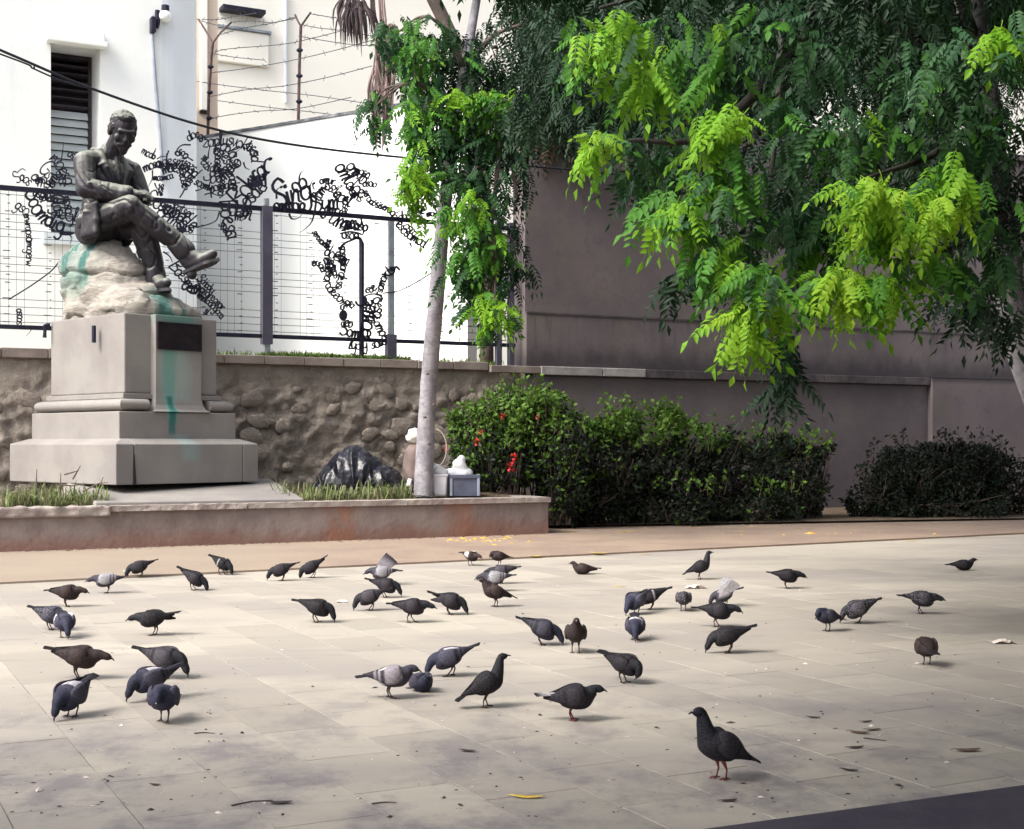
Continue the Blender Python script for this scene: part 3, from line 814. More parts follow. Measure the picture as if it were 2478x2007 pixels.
# single-stroke cursive letters: polylines on an x-height of 1
def arc(cx, cy, rx, ry, a0, a1, n=9): return [(cx + rx * math.cos(R(a0 + (a1 - a0) * i / n)), cy + ry * math.sin(R(a0 + (a1 - a0) * i / n))) for i in range(n + 1)]
O = arc(.4, .5, .36, .5, 60, 420, 12)
GLY = {
 'o': ([O], .78), 'a': ([arc(.38, .5, .35, .5, 50, 410, 12), [(.72, 1), (.7, .3), (.78, .03), (.92, .1)]], .88),
 'e': ([[(.05, .45), (.5, .6), (.66, .8), (.45, 1.02), (.15, .8), (.1, .3), (.4, 0), (.8, .2)]], .78),
 'c': ([arc(.42, .5, .36, .5, 50, 310, 10)], .72), 'n': ([[(.05, 1), (.12, 0), (.2, .6), (.42, 1), (.6, .85), (.6, .1), (.8, .05)]], .8),
 'm': ([[(.05, 1), (.1, 0), (.16, .6), (.34, 1), (.48, .85), (.5, 0), (.56, .6), (.74, 1), (.9, .85), (.9, .1), (1.1, .05)]], 1.1),
 's': ([[(.6, .85), (.4, 1.02), (.15, .85), (.2, .6), (.5, .42), (.6, .18), (.35, -.02), (.05, .15)]], .68),
 'r': ([[(.05, 1), (.12, 0), (.18, .6), (.4, 1), (.62, .9)]], .62), 'i': ([[(.15, 1), (.12, .2), (.25, 0), (.4, .1)], arc(.17, 1.4, .07, .07, 0, 360, 5)], .4),
 'u': ([[(.05, 1), (.1, .2), (.3, 0), (.6, .3), (.66, 1)], [(.66, 1), (.66, .1), (.85, .05)]], .86),
 'l': ([[(.05, .2), (.4, 1.5), (.3, 1.95), (.12, 1.6), (.14, .2), (.3, 0), (.5, .2)]], .48),
 't': ([[(.3, 1.7), (.24, .2), (.4, 0), (.6, .15)], [(0, 1.15), (.6, 1.2)]], .56),
 'd': ([arc(.38, .5, .35, .5, 50, 410, 12), [(.74, 1.85), (.7, .3), (.8, .02), (.95, .1)]], .92),
 'b': ([[(.1, 1.9), (.12, .1)], arc(.42, .5, .33, .5, 170, 530, 12)], .8),
 'k': ([[(.1, 1.9), (.12, 0)], [(.6, 1), (.14, .5), (.65, 0)]], .72), 'h': ([[(.1, 1.9), (.12, 0), (.2, .6), (.45, 1), (.64, .8), (.64, 0), (.8, .05)]], .8),
 'g': ([arc(.38, .5, .35, .5, 50, 410, 12), [(.72, 1), (.72, -.5), (.4, -.85), (.05, -.6)]], .88),
 'y': ([[(.05, 1), (.12, .3), (.35, .1), (.66, .5)], [(.7, 1), (.66, -.4), (.35, -.85), (.05, -.55)]], .82),
 'p': ([[(.1, 1), (.12, -.9)], arc(.44, .5, .34, .5, 170, 530, 12)], .84), 'q': ([O, [(.74, 1), (.74, -.9)]], .84),
 'w': ([[(.03, 1), (.25, 0), (.5, .8), (.75, 0), (1, 1)]], 1.05),
 'z': ([[(.05, 1), (.6, 1), (.05, .05), (.7, 0)]], .72), 'v': ([[(.03, 1), (.3, 0), (.62, 1)]], .66),
 'S': ([[(.95, 1.6), (.6, 1.95), (.2, 1.6), (.3, 1.15), (.8, .8), (.95, .35), (.5, -.05), (.05, .25)]], 1.05),
 'B': ([[(.12, 1.9), (.1, 0)], [(.1, 1.9), (.75, 1.75), (.8, 1.25), (.2, 1.02), (.9, .8), (.95, .25), (.1, 0)]], 1.05),
 'G': ([arc(.6, .95, .55, .98, 50, 330, 14), [(1.08, .5), (1.05, .85), (.6, .85)], [(1.05, .6), (1.0, -.5), (.5, -.7)]], 1.2),
}
class Letters:
    """flat iron strokes in the fence plane, drawn in photo pixels and cast onto that plane"""
    def __init__(s): s.mb = MB(); s.rr = random.Random(len(fe.children))
    def stroke(s, pts, w, taper=False, depth=.022):
        pts = [np.array(p, float) for p in pts]; n = len(pts); vs = []
        for i, p in enumerate(pts):
            t = pts[min(i + 1, n - 1)] - pts[max(i - 1, 0)]; L = np.hypot(*t) or 1
            nn = np.array((-t[1], t[0])) / L; ww = w / 2
            if taper: ww *= .25 + .75 * math.sin(PI * (.08 + .84 * i / (n - 1))) if taper == 2 else (1 - .8 * i / (n - 1))
            a, b = FP.hit(*(p + nn * ww)), FP.hit(*(p - nn * ww))
            f = FP.n * depth
            vs += [a + f * 2.2, b + f * 2.2, b + f * .6, a + f * .6]
        fs = [(i * 4 + k, i * 4 + (k + 1) % 4, i * 4 + 4 + (k + 1) % 4, i * 4 + 4 + k) for i in range(n - 1) for k in range(4)]
        fs += [(3, 2, 1, 0), tuple(range(n * 4 - 4, n * 4))]
        s.mb.add(vs, fs)
    def word(s, txt, path, h, w=2.6, jit=.12, fill=True):
        path = catmull(path, 10); seg = np.array(path); d = np.r_[0, np.cumsum(np.hypot(*np.diff(seg, axis=0).T))]
        at = lambda u: np.array((np.interp(u, d, seg[:, 0]), np.interp(u, d, seg[:, 1])))
        u = 0.0; i = 0
        while u < d[-1] and (fill or i < len(txt)):
            ch = txt[i % len(txt)]; i += 1
            st, adv = GLY[ch]; hh = h * s.rr.uniform(1 - jit, 1 + jit); sk = s.rr.uniform(-.12, .25); ra = s.rr.uniform(-jit, jit)
            a, b = at(u), at(min(u + adv * hh, d[-1] + .01)); t = b - a; L = np.hypot(*t)
            if L < 1e-3: t = at(d[-1]) - at(d[-1] - 3); L = np.hypot(*t) or 1
            t = t / L; t = np.array((t[0] * math.cos(ra) - t[1] * math.sin(ra), t[0] * math.sin(ra) + t[1] * math.cos(ra)))
            up = np.array((t[1], -t[0]))
            if up[1] > .75: up = -up; t = -t; a = a - t * adv * hh
            for k, pl in enumerate(st):
                q = [a + t * (x + sk * y * .5) * hh + up * (y - .5) * hh for x, y in (catmull(pl, 2) if len(pl) > 2 else pl)]
                s.stroke(q, w * s.rr.uniform(.85, 1.3))
            u += adv * hh * .93
    def blob(s, x, y, rx, ry):
        n = 12; vs = []
        for o in (.055, .01):
            vs += [FP.hit(x + rx * math.cos(2 * PI * k / n), y + ry * math.sin(2 * PI * k / n)) + FP.n * o for k in range(n)]
        s.mb.add(vs, [tuple(range(n)), tuple(range(n, 2 * n))[::-1]] + [(k, n + k, n + (k + 1) % n, (k + 1) % n) for k in range(n)])
    def done(s, parent=None): return fbuild(s.mb, 'iron_lettering', M_IRON, parent)
def cluster(words=(), tails=(), blobs=()):
    """one welded ornament: its first word is the part, the further words are its sub-parts"""
    first = None
    for wd in words:
        L = Letters(); L.word(*wd[:3], **(wd[3] if len(wd) > 3 else {})); o = L.done(first); first = first or o
    for t in tails:
        L = Letters(); L.stroke(catmull(t[0], 6), t[1], t[2] if len(t) > 2 else 1); L.done(first).name = 'iron_scroll'
    for b in blobs:
        L = Letters(); L.blob(*b); L.done(first).name = 'iron_disc'
NF = {'fill': False}
# far left, above and below the top rail
cluster([('Saos', [(36, 440), (52, 430), (72, 446)], 15), ('orms', [(80, 424), (86, 432), (92, 444), (120, 447)], 18), ('Gsd', [(98, 404), (112, 416), (120, 430)], 22),
         ('rvoesa', [(124, 380), (140, 398), (154, 420), (164, 444)], 20), ('mosae', [(126, 440), (140, 420), (150, 440)], 18), ('osa', [(164, 372), (180, 384), (194, 412)], 13), ('eoas', [(84, 442), (104, 436), (124, 446)], 14)],
        [([(40, 420), (52, 410), (62, 414)], 3), ([(147, 392), (150, 372), (153, 345)], 3.4)])
cluster([('Soomdig', [(72, 462), (80, 496), (98, 522), (128, 545), (180, 556)], 25, {'fill': False, 'w': 4.4}), ('Glgso', [(130, 472), (134, 500), (150, 524), (182, 528)], 18, {'w': 3}),
         ('nosa', [(158, 476), (162, 500), (166, 514)], 16), ('gsoa', [(38, 496), (52, 506), (66, 516)], 17), ('erwrapsamog', [(62, 518), (67, 555), (70, 590), (68, 636)], 12), ('osae', [(80, 466), (100, 474), (126, 470)], 15), ('sose', [(94, 486), (110, 480), (130, 484)], 12)],
        [([(147, 628), (128, 652), (109, 668), (72, 694), (20, 726)], 3.2, 0), ([(150, 560), (172, 574), (170, 590)], 3)], [(160, 566, 18, 5)])
cluster([('oso', [(44, 748), (47, 764), (46, 780)], 12)], [([(66, 792), (74, 800), (62, 815)], 2.6)])
# beside the statue's shoulder
cluster([('mcdo', [(343, 366), (356, 374), (372, 382), (386, 388)], 10, NF), ('mosades', [(346, 412), (368, 403), (395, 396), (424, 394), (446, 404), (466, 420)], 15), ('oesmoca', [(374, 398), (400, 404), (430, 402), (448, 412)], 14),
         ('maesoc', [(392, 418), (412, 410), (436, 414), (456, 428), (464, 436)], 15), ('mca', [(369, 433), (392, 433), (416, 428)], 10), ('osae', [(462, 424), (456, 442), (446, 456)], 14), ('eos', [(438, 420), (442, 438), (446, 450)], 13), ('se', [(390, 446), (388, 460), (386, 472)], 11), ('zsa', [(436, 396), (452, 398), (468, 410)], 12)],
        [([(379, 386), (390, 380), (402, 380)], 3), ([(407, 366), (402, 382), (400, 396)], 3.2), ([(368, 414), (367, 434), (357, 455)], 3), ([(373, 444), (378, 456), (386, 464)], 2.6), ([(446, 458), (440, 470), (434, 479)], 3, 0), ([(466, 390), (450, 382), (430, 388)], 2.6), ([(376, 361), (373, 368), (372, 374)], 2)])
# the round ornament under the wall top
cluster([('oso', [(425, 377), (434, 368), (444, 376)], 13), ('doeos', [(452, 338), (466, 330), (480, 328), (490, 340)], 13), ('zaplusvoktrad', [(490, 348), (524, 346), (549, 343), (584, 352), (612, 366), (615, 392)], 17), ('eoplas', [(520, 352), (538, 356), (560, 370), (568, 400)], 17),
         ('oaesc', [(518, 362), (536, 376), (548, 392)], 16), ('motzial', [(498, 380), (490, 394), (504, 408), (524, 412)], 12), ('esao', [(523, 357), (526, 384), (524, 410)], 14), ('Spermato', [(494, 424), (504, 434), (526, 436), (548, 424), (562, 404), (572, 396)], 17),
         ('oemsac', [(506, 420), (528, 422), (550, 408)], 15), ('sozmur', [(470, 440), (492, 452), (508, 456)], 12), ('posad', [(506, 462), (530, 454), (552, 450), (566, 456)], 13), ('oso', [(538, 428), (536, 448), (532, 470)], 11), ('rad', [(556, 420), (562, 436), (564, 452)], 12), ('soc', [(592, 352), (602, 360), (614, 374)], 13)],
        [([(423, 376), (430, 360), (442, 352), (460, 352)], 3, 0), ([(472, 463), (486, 459), (494, 452)], 3), ([(494, 472), (510, 469), (530, 476)], 3.4), ([(502, 385), (504, 368), (508, 350)], 3.4), ([(562, 384), (570, 370), (580, 362)], 3), ([(588, 394), (592, 406), (602, 412)], 3), ([(530, 480), (545, 470), (550, 466)], 3)])
# big slanting word by the thick post
cluster([('Bokrat', [(572, 500), (592, 470), (608, 446), (636, 412)], 30, {'fill': False, 'w': 4.2}), ('osaem', [(590, 498), (612, 474), (632, 452)], 24, {'w': 3.6}), ('amuose', [(600, 448), (616, 438), (634, 430)], 17, {'w': 4}), ('Boesa', [(540, 486), (543, 512), (550, 540), (556, 562)], 25, {'w': 3.6}),
         ('oemra', [(552, 512), (574, 514), (598, 520)], 24, {'w': 3.6}), ('sosa', [(532, 540), (540, 552), (552, 566)], 14), ('mso', [(566, 528), (582, 528), (598, 512)], 16)],
        [([(657, 384), (643, 388), (638, 402), (640, 430), (641, 452), (632, 448)], 5.2, 2), ([(465, 551), (493, 547), (521, 535), (530, 512)], 2.6, 0), ([(556, 478), (566, 488), (574, 494)], 3)], [(652, 386, 5, 4), (617, 446, 15, 9)])
# under the rail beside the knee
cluster([('Sosmoade', [(352, 484), (380, 496), (410, 510), (440, 526), (460, 544)], 22, {'w': 3}), ('oemsaru', [(380, 512), (402, 528), (424, 546), (440, 566)], 22, {'w': 3}), ('ratse', [(418, 500), (438, 510), (458, 522)], 14), ('oso', [(446, 552), (456, 556), (464, 560)], 15), ('sera', [(396, 508), (420, 520), (446, 546)], 20, {'w': 3.2})],
        [([(418, 486), (419, 496), (424, 506)], 3)], [(440, 558, 10, 7), (400, 500, 8, 5)])
# below the shoes
cluster([('Schodu', [(478, 672), (496, 690), (512, 704), (530, 722)], 11, NF), ('Boesm', [(414, 640), (428, 658), (446, 676), (460, 700)], 17, {'w': 3.2}), ('oeomas', [(440, 690), (462, 700), (484, 712)], 17, {'w': 3}), ('melodogoca', [(478, 716), (500, 730), (522, 752), (548, 784)], 11, NF), ('si', [(494, 752), (506, 760), (516, 768)], 10, NF), ('reosa', [(470, 694), (492, 706), (514, 724), (536, 746)], 12)],
        [([(456, 672), (472, 676), (482, 690)], 3.4), ([(498, 690), (502, 682), (509, 678)], 2.4), ([(394, 610), (410, 622), (416, 636)], 3)])
# right panel, standing on the top rail
cluster([('Sing', [(656, 492), (682, 486), (704, 476), (730, 470)], 34, {'fill': False, 'w': 5}), ('oo', [(708, 462), (722, 448), (740, 442)], 27, {'fill': False, 'w': 4}), ('ommao', [(660, 500), (690, 502), (730, 500)], 18, {'w': 4}), ('Sympho', [(754, 506), (776, 496), (800, 496)], 26, {'fill': False, 'w': 3.8}), ('lumas', [(766, 486), (778, 462), (798, 452), (812, 468)], 17), ('amur', [(772, 442), (790, 438), (812, 446)], 12, NF),
         ('omlo', [(816, 400), (828, 418), (842, 440)], 24, {'w': 4.2}), ('omvoa', [(842, 398), (856, 416), (874, 434)], 20, {'w': 3.4}), ('mosa', [(856, 416), (870, 416), (886, 424)], 13), ('doesamo', [(838, 446), (856, 458), (874, 472)], 21, {'w': 3.2}), ('eosla', [(810, 466), (822, 480), (842, 490)], 20, {'w': 3.2}), ('eos', [(834, 478), (834, 498), (832, 518)], 13), ('osa', [(876, 448), (890, 446), (908, 450)], 12), ('seradosi', [(880, 462), (896, 490), (922, 502), (944, 512), (954, 526)], 11), ('omu', [(784, 514), (800, 508), (812, 514)], 17, {'w': 3.4}), ('eamso', [(846, 450), (852, 470), (866, 480)], 16)],
        [([(722, 436), (726, 420), (738, 411)], 3), ([(746, 470), (750, 448), (756, 436)], 2.6), ([(760, 516), (763, 490), (764, 468), (790, 452)], 4, 0), ([(872, 440), (886, 424), (902, 413)], 3.4), ([(668, 482), (668, 462), (680, 452)], 4), ([(698, 518), (704, 530), (718, 530), (730, 520)], 4), ([(760, 516), (752, 539), (738, 554), (724, 564)], 3.4), ([(755, 445), (758, 458), (770, 458)], 2)], [(679, 454, 3, 3), (758, 445, 3, 3)])
cluster([('ummyose', [(798, 528), (816, 540), (840, 548), (872, 540)], 24, {'w': 3.4}), ('sora', [(822, 552), (846, 548), (878, 552)], 16, {'w': 3.2}), ('oso', [(826, 572), (846, 572), (864, 572)], 13)],
        [([(822, 566), (846, 562), (868, 566)], 4, 0), ([(868, 574), (850, 582), (832, 590), (820, 604)], 5, 0)])
cluster([('esosamoda', [(960, 540), (974, 558), (990, 572), (1006, 582), (1024, 592)], 14), ('osra', [(976, 546), (990, 556), (1002, 568)], 14), ('essa', [(994, 518), (1006, 506), (1020, 512)], 11), ('mosa', [(1030, 522), (1044, 518), (1056, 524)], 10), ('oso', [(1050, 490), (1060, 500), (1068, 510)], 10), ('dao', [(962, 530), (980, 526), (1000, 530)], 12)],
        [([(990, 588), (994, 597), (1003, 594)], 2.6), ([(1000, 420), (996, 440), (1004, 462), (1000, 482)], 3, 0)])
# figure-like ornament in the right panel
cluster([('serosae', [(758, 560), (770, 580), (792, 600)], 9), ('soe', [(796, 580), (792, 590), (790, 598)], 9), ('doesmrao', [(784, 610), (806, 620), (830, 632)], 15), ('sosomarde', [(824, 596), (829, 630), (826, 662), (818, 692)], 13), ('eomsarode', [(798, 628), (796, 660), (788, 682), (800, 704), (820, 724), (832, 748)], 14), ('ersa', [(753, 640), (772, 640), (784, 662)], 11), ('rmos', [(806, 640), (802, 654), (812, 668)], 13), ('osa', [(836, 738), (842, 732), (848, 738)], 12), ('esarmo', [(786, 624), (792, 646), (800, 668)], 12), ('oesa', [(812, 612), (822, 624), (830, 640)], 12)],
        [([(800, 696), (812, 696), (822, 692)], 3.4, 0)], [(829, 764, 9.5, 13)])
cluster([('Somlao', [(820, 800), (838, 806), (860, 810), (880, 808)], 18, {'w': 3}), ('oeo', [(824, 790), (836, 782), (846, 786)], 14), ('lyo', [(842, 838), (858, 840), (880, 838)], 14), ('so', [(896, 838), (908, 836), (924, 830)], 14)],
        [([(846, 830), (844, 842), (850, 846)], 3), ([(924, 830), (914, 842), (898, 842)], 3.4)])
cluster([('Gemoado', [(884, 712), (894, 740), (890, 772), (882, 806)], 25, {'w': 3.6}), ('oesa', [(906, 722), (914, 740), (912, 758)], 17, {'w': 3}), ('samoer', [(900, 772), (912, 786), (926, 812)], 15), ('rsomarde', [(916, 716), (922, 690), (928, 670), (936, 662)], 12), ('eo', [(884, 700), (892, 706), (900, 700)], 13), ('osae', [(880, 732), (886, 752), (884, 774)], 16)],
        [([(922, 664), (936, 668), (950, 662), (956, 646), (966, 655)], 4, 0), ([(925, 711), (946, 708), (968, 703), (1004, 685), (1046, 659)], 2.4, 0)], [(946, 652, 7, 6), (880, 730, 7, 12)])

# ------------------------------------------------------------------ pedestal
PC = Vector((-5.58, 20.1, 0))
ped = empty('stone_pedestal', PC, R(48), 'tall pale limestone pedestal with steps, a dark plaque and green copper runs', 'pedestal')
def pbuild(mb, name, m=M_LIME, parent=None, bv=.012, smooth=False):
    o = mb.build(name, m, parent or ped, None, smooth)
    if bv: bevel(o, bv)
    return o
# lowest step: weathered top, in separate blocks
hx, hy, z0, z1, z2 = 1.18, 1.435, 0.80, 1.35, 1.425
def step_block(x0, x1, y0, y1):
    mb = MB(); ins = .20
    f = lambda x, y: (x + (-ins if x >= hx - .001 else ins if x <= -hx + .001 else 0), y + (-ins if y >= hy - .001 else ins if y <= -hy + .001 else 0), z2)
    c = [(x0, y0), (x1, y0), (x1, y1), (x0, y1)]
    vs = [(x, y, z0) for x, y in c] + [(x, y, z1) for x, y in c] + [f(x, y) for x, y in c]
    mb.add(vs, [(3, 2, 1, 0), (8, 9, 10, 11)] + [(a + i, a + (i + 1) % 4, a + 4 + (i + 1) % 4, a + 4 + i) for a in (0, 4) for i in range(4)])
    pbuild(mb, 'step_block')
g = .004
step_block(-hx, -.905 - g, -hy, hy); step_block(-.895, .90, -hy, -.2); step_block(-.895, .90, -.19, hy); step_block(.908, hx, -hy, hy)
mb = MB(); mb.tube([(-.90, -hy - .001, z0), (-.901, -hy - .0015, 1.1), (-.899, -hy, 1.22)], [.028, .012, .003], 6)
pbuild(mb, 'crack_filler', M_INSIDE, None, 0)
hx2, hy2 = .97, 1.175
mb = MB(); mb.box((-hx2, -hy2, 1.405), (hx2, hy2, 1.80)); pbuild(mb, 'second_step')
def rect_moulding(prof, cut=None):
    """a moulding with the given (offset, z) outline round the block, open across the plaque panel"""
    bx, by = .77, .985
    mb = MB(); xs0, xs1 = cut
    path = [((xs1, -by), (0, -1)), ((bx, -by), (1, -1)), ((bx, by), (1, 1)), ((-bx, by), (-1, 1)), ((-bx, -by), (-1, -1)), ((xs0, -by), (0, -1))]
    vs = []
    for (x, y), (ox, oy) in path:
        for o, z in prof: vs.append((x + ox * o, y + oy * o, z))
    m = len(prof)
    fs = [(i * m + k, (i + 1) * m + k, (i + 1) * m + (k + 1) % m, i * m + (k + 1) % m) for i in range(len(path) - 1) for k in range(m)]
    fs += [tuple(range(m))[::-1], tuple(range((len(path) - 1) * m, len(path) * m))]
    mb.add(vs, fs); return mb
tor = [(-.05, 1.812)] + [(.06 + .115 * math.cos(R(a)), 1.895 + .083 * math.sin(R(a))) for a in range(-90, 91, 15)] + [(-.05, 1.978)]
o = rect_moulding(tor, (-.47, .55)).build('torus_moulding', M_LIME, ped, None)
for pl in o.data.polygons: pl.use_smooth = True
o.data.set_sharp_from_angle(angle=R(40)) if hasattr(o.data, 'set_sharp_from_angle') else None
mb = MB(); mb.box((-.82, -1.035, 1.982), (.82, 1.035, 2.055)); pbuild(mb, 'fillet_course', bv=.008)
mb = MB(); mb.box((-.77, -.985, 2.06), (.77, .985, 3.17)); pbuild(mb, 'pedestal_body', bv=.018)
mb = MB(); mb.box((-.80, -.955, 1.803), (.80, .955, 1.979)); pbuild(mb, 'plinth_core', bv=0)
# plaque panel with a flared foot
mb = MB(); a0, a1 = -.35, .42
prof = [(1.803, .235, .09), (1.84, .175, .05), (1.90, .14, .02), (1.98, .125, .004), (2.06, .12, 0), (3.17, .12, 0)]
vs = []
for z, o_, e in prof: vs += [(a0 - e, -.985 - o_, z), (a1 + e, -.985 - o_, z), (a1 + e, -.93, z), (a0 - e, -.93, z)]
mb.add(vs, [(3, 2, 1, 0), tuple(range(20, 24))] + [(i * 4 + k, i * 4 + (k + 1) % 4, i * 4 + 4 + (k + 1) % 4, i * 4 + 4 + k) for i in range(5) for k in range(4)])
pbuild(mb, 'plaque_panel', bv=.01)
mb = MB(); mb.box((a0 + .015, -1.135, 2.68), (a1 - .02, -1.106, 3.07)); pq = pbuild(mb, 'plaque', M_PLAQUE, None, .006)
mb = MB(); b0, b1, c0, c1 = a0 + .015, a1 - .02, 2.68, 3.07
for lo, hi in (((b0 + .002, -1.146, c0 + .002), (b1 - .002, -1.136, c0 + .028)), ((b0 + .002, -1.146, c1 - .028), (b1 - .002, -1.136, c1 - .002)), ((b0 + .002, -1.146, c0 + .029), (b0 + .03, -1.136, c1 - .029)), ((b1 - .03, -1.146, c0 + .029), (b1 - .002, -1.136, c1 - .029))): mb.box(lo, hi)
mb.build('plaque_border', M_PLAQUE, pq)
mb = MB()
for i in range(6):
    z = c1 - .07 - i * .05; mb.box((b0 + .08 + .02 * (i % 3), -1.141, z - .012), (b1 - .08 - .03 * ((i * 2) % 3), -1.137, z))
mb.build('worn_relief_line', M_PLAQUE, pq)
mb = MB(); mb.tube([(-.86, -.35, 3.02), (-.86, -.35, 2.78)], .03, 8); mb.tube([(-.80, .96, 3.12), (-.86, .985, 3.1), (-.87, .985, 2.92)], .03, 6); pbuild(mb, 'iron_bracket', M_IRON, None, 0)

# sloping stone apron between the planter coping and the steps
mb = MB()
f0 = PA + pd * ((P(240, 1212, 17.2).xy - PA).dot(pd)); f1 = PA + pd * ((P(752, 1203, 18.4).xy - PA).dot(pd))
f0 -= pn * .10; f1 -= pn * .10
b0v = PC.xy + Vector((-.80, -.9)); b1v = Vector((P(648, 1168, 20.6).x, 20.75))
vs = [(f0.x, f0.y, .5), (f1.x, f1.y, .5), (b1v.x, b1v.y, .5), (b0v.x, b0v.y, .5), (f0.x, f0.y, .605), (f1.x, f1.y, .60), (b1v.x, b1v.y, .83), (b0v.x, b0v.y + .2, .845)]
mb.add(vs, [(3, 2, 1, 0), (4, 5, 6, 7), (0, 1, 5, 4), (1, 2, 6, 5), (2, 3, 7, 6), (3, 0, 4, 7)])
Mi = (Matrix.Translation(PC) @ Matrix.Rotation(R(48), 4, 'Z')).inverted()
loc(mb, Mi); pbuild(mb, 'sloping_apron', M_LIME, None, .015)

# ------------------------------------------------------------------ carved rock seat on the pedestal
rock = empty('carved_rock', PC, R(48), 'pale carved rock streaked with green that the bronze man sits on', 'rock')
mb = MB()
E = lambda c, r: mb.ellipsoid(c, r, None, 20, 14)
E((-.28, .46, 3.85), (.46, .54, .52)); E((-.25, .26, 3.92), (.46, .46, .44)); E((-.30, .74, 3.8), (.42, .34, .54)); E((-.36, .55, 4.02), (.34, .42, .32)); E((-.2, .02, 3.72), (.44, .42, .42)); E((.05, .3, 3.6), (.5, .6, .5))
E((-.05, -.30, 3.42), (.5, .42, .30)); E((.0, -.62, 3.24), (.60, .36, .24)); E((.05, .0, 3.15), (.76, .96, .36)); E((-.3, .5, 3.3), (.48, .48, .5)); E((.4, -.4, 3.2), (.4, .5, .25)); E((-.42, -.3, 3.3), (.32, .6, .32))
E((-.42, .12, 3.5), (.3, .5, .34))
me = remesh(mb, .03, 3)
def rockfn(c):
    q = c + Vector((0, 0, .25 * noise.noise(c * 1.5)))
    strata = abs(((q.z * 4.2) % 1.0) - .5) * 2
    v = noise.voronoi(c * 1.9)[0]
    fr = ((q.z * 2.7) % 1.0) - .5; ck = math.exp(-(fr / .05) ** 2) * (1 if noise.noise(c * 1.3 + Vector((3, 1, 0))) > -.12 else .15)
    return .05 * noise.fractal(c * 1.9, 1, 2, 4) + .05 * fr - .075 * ck + .05 * min(.32, v[1] - v[0]) + .008 * noise.noise(c * 13)
displace(me, rockfn)
for v in me.vertices:
    if v.co.z < 3.172: v.co.z = 3.172
    v.co.x = max(-.79, min(.79, v.co.x)); v.co.y = max(-1.02, min(1.0, v.co.y))
me.update()
link_mesh('rock_body', me, M_ROCK, rock, None, True)

# ------------------------------------------------------------------ seated bronze man
HIP = PC + Vector((math.cos(R(48)), math.sin(R(48)), 0)) * -.35 + Vector((math.sin(R(48)), -math.cos(R(48)), 0)) * .35 * -1
SC = 2.07
st = empty('bronze_statue', (HIP.x, HIP.y, 4.36), math.atan2(-.57, .82), 'dark bronze statue of a seated man in a suit, legs crossed, head bowed', 'statue')
st.scale = (SC, SC, SC)
def fold(amp, fr, an=(1, 1, 1), seed=0):
    def f(c):
        q = Vector((c.x * an[0], c.y * an[1], c.z * an[2])) * fr + Vector((seed, seed * .7, 0))
        return amp * (1 - 2 * abs(noise.noise(q))) * .7 + amp * .6 * noise.fractal(q * 2.1, 1, 2, 3)
    return f
def sbuild(mb, name, vox, sm, fn=None):
    me = remesh(mb, vox, sm)
    if fn: displace(me, fn)
    return link_mesh(name, me, M_BRONZE, st, None, True)
# trousers
mb = MB(); C = mb.capsule; Q = mb.ellipsoid
Q((.02, 0, .09), (.145, .175, .11))
C((.04, -.10, .10), (.45, -.09, .175), .108, .085); C((.45, -.09, .175), (.60, .17, -.04), .082, .074); C((.60, .17, -.04), (.632, .222, -.105), .076, .082)
C((.04, .10, .08), (.40, .06, .075), .10, .08); C((.40, .06, .075), (.398, .155, -.2), .08, .072); C((.398, .155, -.2), (.395, .172, -.30), .072, .078)
for a, b, r in (((.46, -.03, .12), (.56, .06, .06), .015), ((.50, .03, .07), (.60, .15, -.01), .014), ((.42, .12, .03), (.445, .14, -.15), .014), ((.36, .0, .04), (.37, .08, -.14), .012)): C(a, b, r, r * .6, 6)
for a, b, r in (((.50, -.06, .13), (.60, .10, .02), .010), ((.485, .02, .155), (.585, .13, .045), .010), ((.345, .0, .03), (.33, .09, -.2), .011), ((.43, .10, .0), (.455, .14, -.22), .010)): C(a, b, r, r * .5, 6)
def tfold(c):
    w = noise.noise(Vector((c.x * 5, c.y * 7, c.z * 5)) * 2.0 + Vector((3, 1, 2)))
    return -.009 * max(0, 1 - abs(w) * 6) + .004 * noise.noise(c * 9)
sbuild(mb, 'trousers', .0075, 1, tfold)
# jacket: body, loose sleeves, collar and lapels, hanging skirts
mb = MB(); C = mb.capsule; Q = mb.ellipsoid
Q((.055, 0, .22), (.135, .165, .18)); Q((.075, 0, .40), (.13, .18, .18)); C((.085, -.160, .520), (.085, .160, .520), .077, .077, 14); C((.085, 0, .54), (.12, .0, .605), .092, .075)
Q((.04, 0, .09), (.12, .165, .13)); Q((.06, -.145, .06), (.135, .045, .12)); Q((.06, .145, .06), (.135, .045, .12))
C((.09, -.198, .505), (.16, -.235, .31), .078, .070); C((.16, -.235, .31), (.36, -.075, .278), .070, .056); C((.355, -.08, .278), (.375, -.062, .276), .060, .058)
C((.09, .205, .505), (.17, .245, .31), .078, .068); C((.17, .245, .31), (.37, .085, .265), .066, .054)
for s in (-1, 1):
    C((.115, s * .085, .605), (.19, s * .095, .47), .020, .034); C((.19, s * .095, .47), (.212, s * .02, .30), .034, .012); C((.19, s * .105, .50), (.185, s * .145, .485), .022, .010, 8)
C((.05, -.08, .615), (.115, -.09, .60), .022, .022); C((.05, .08, .615), (.115, .09, .60), .022, .022); C((.04, -.085, .61), (.04, .085, .61), .024, .024)
C((.212, -.02, .30), (.20, -.05, .14), .014, .018)
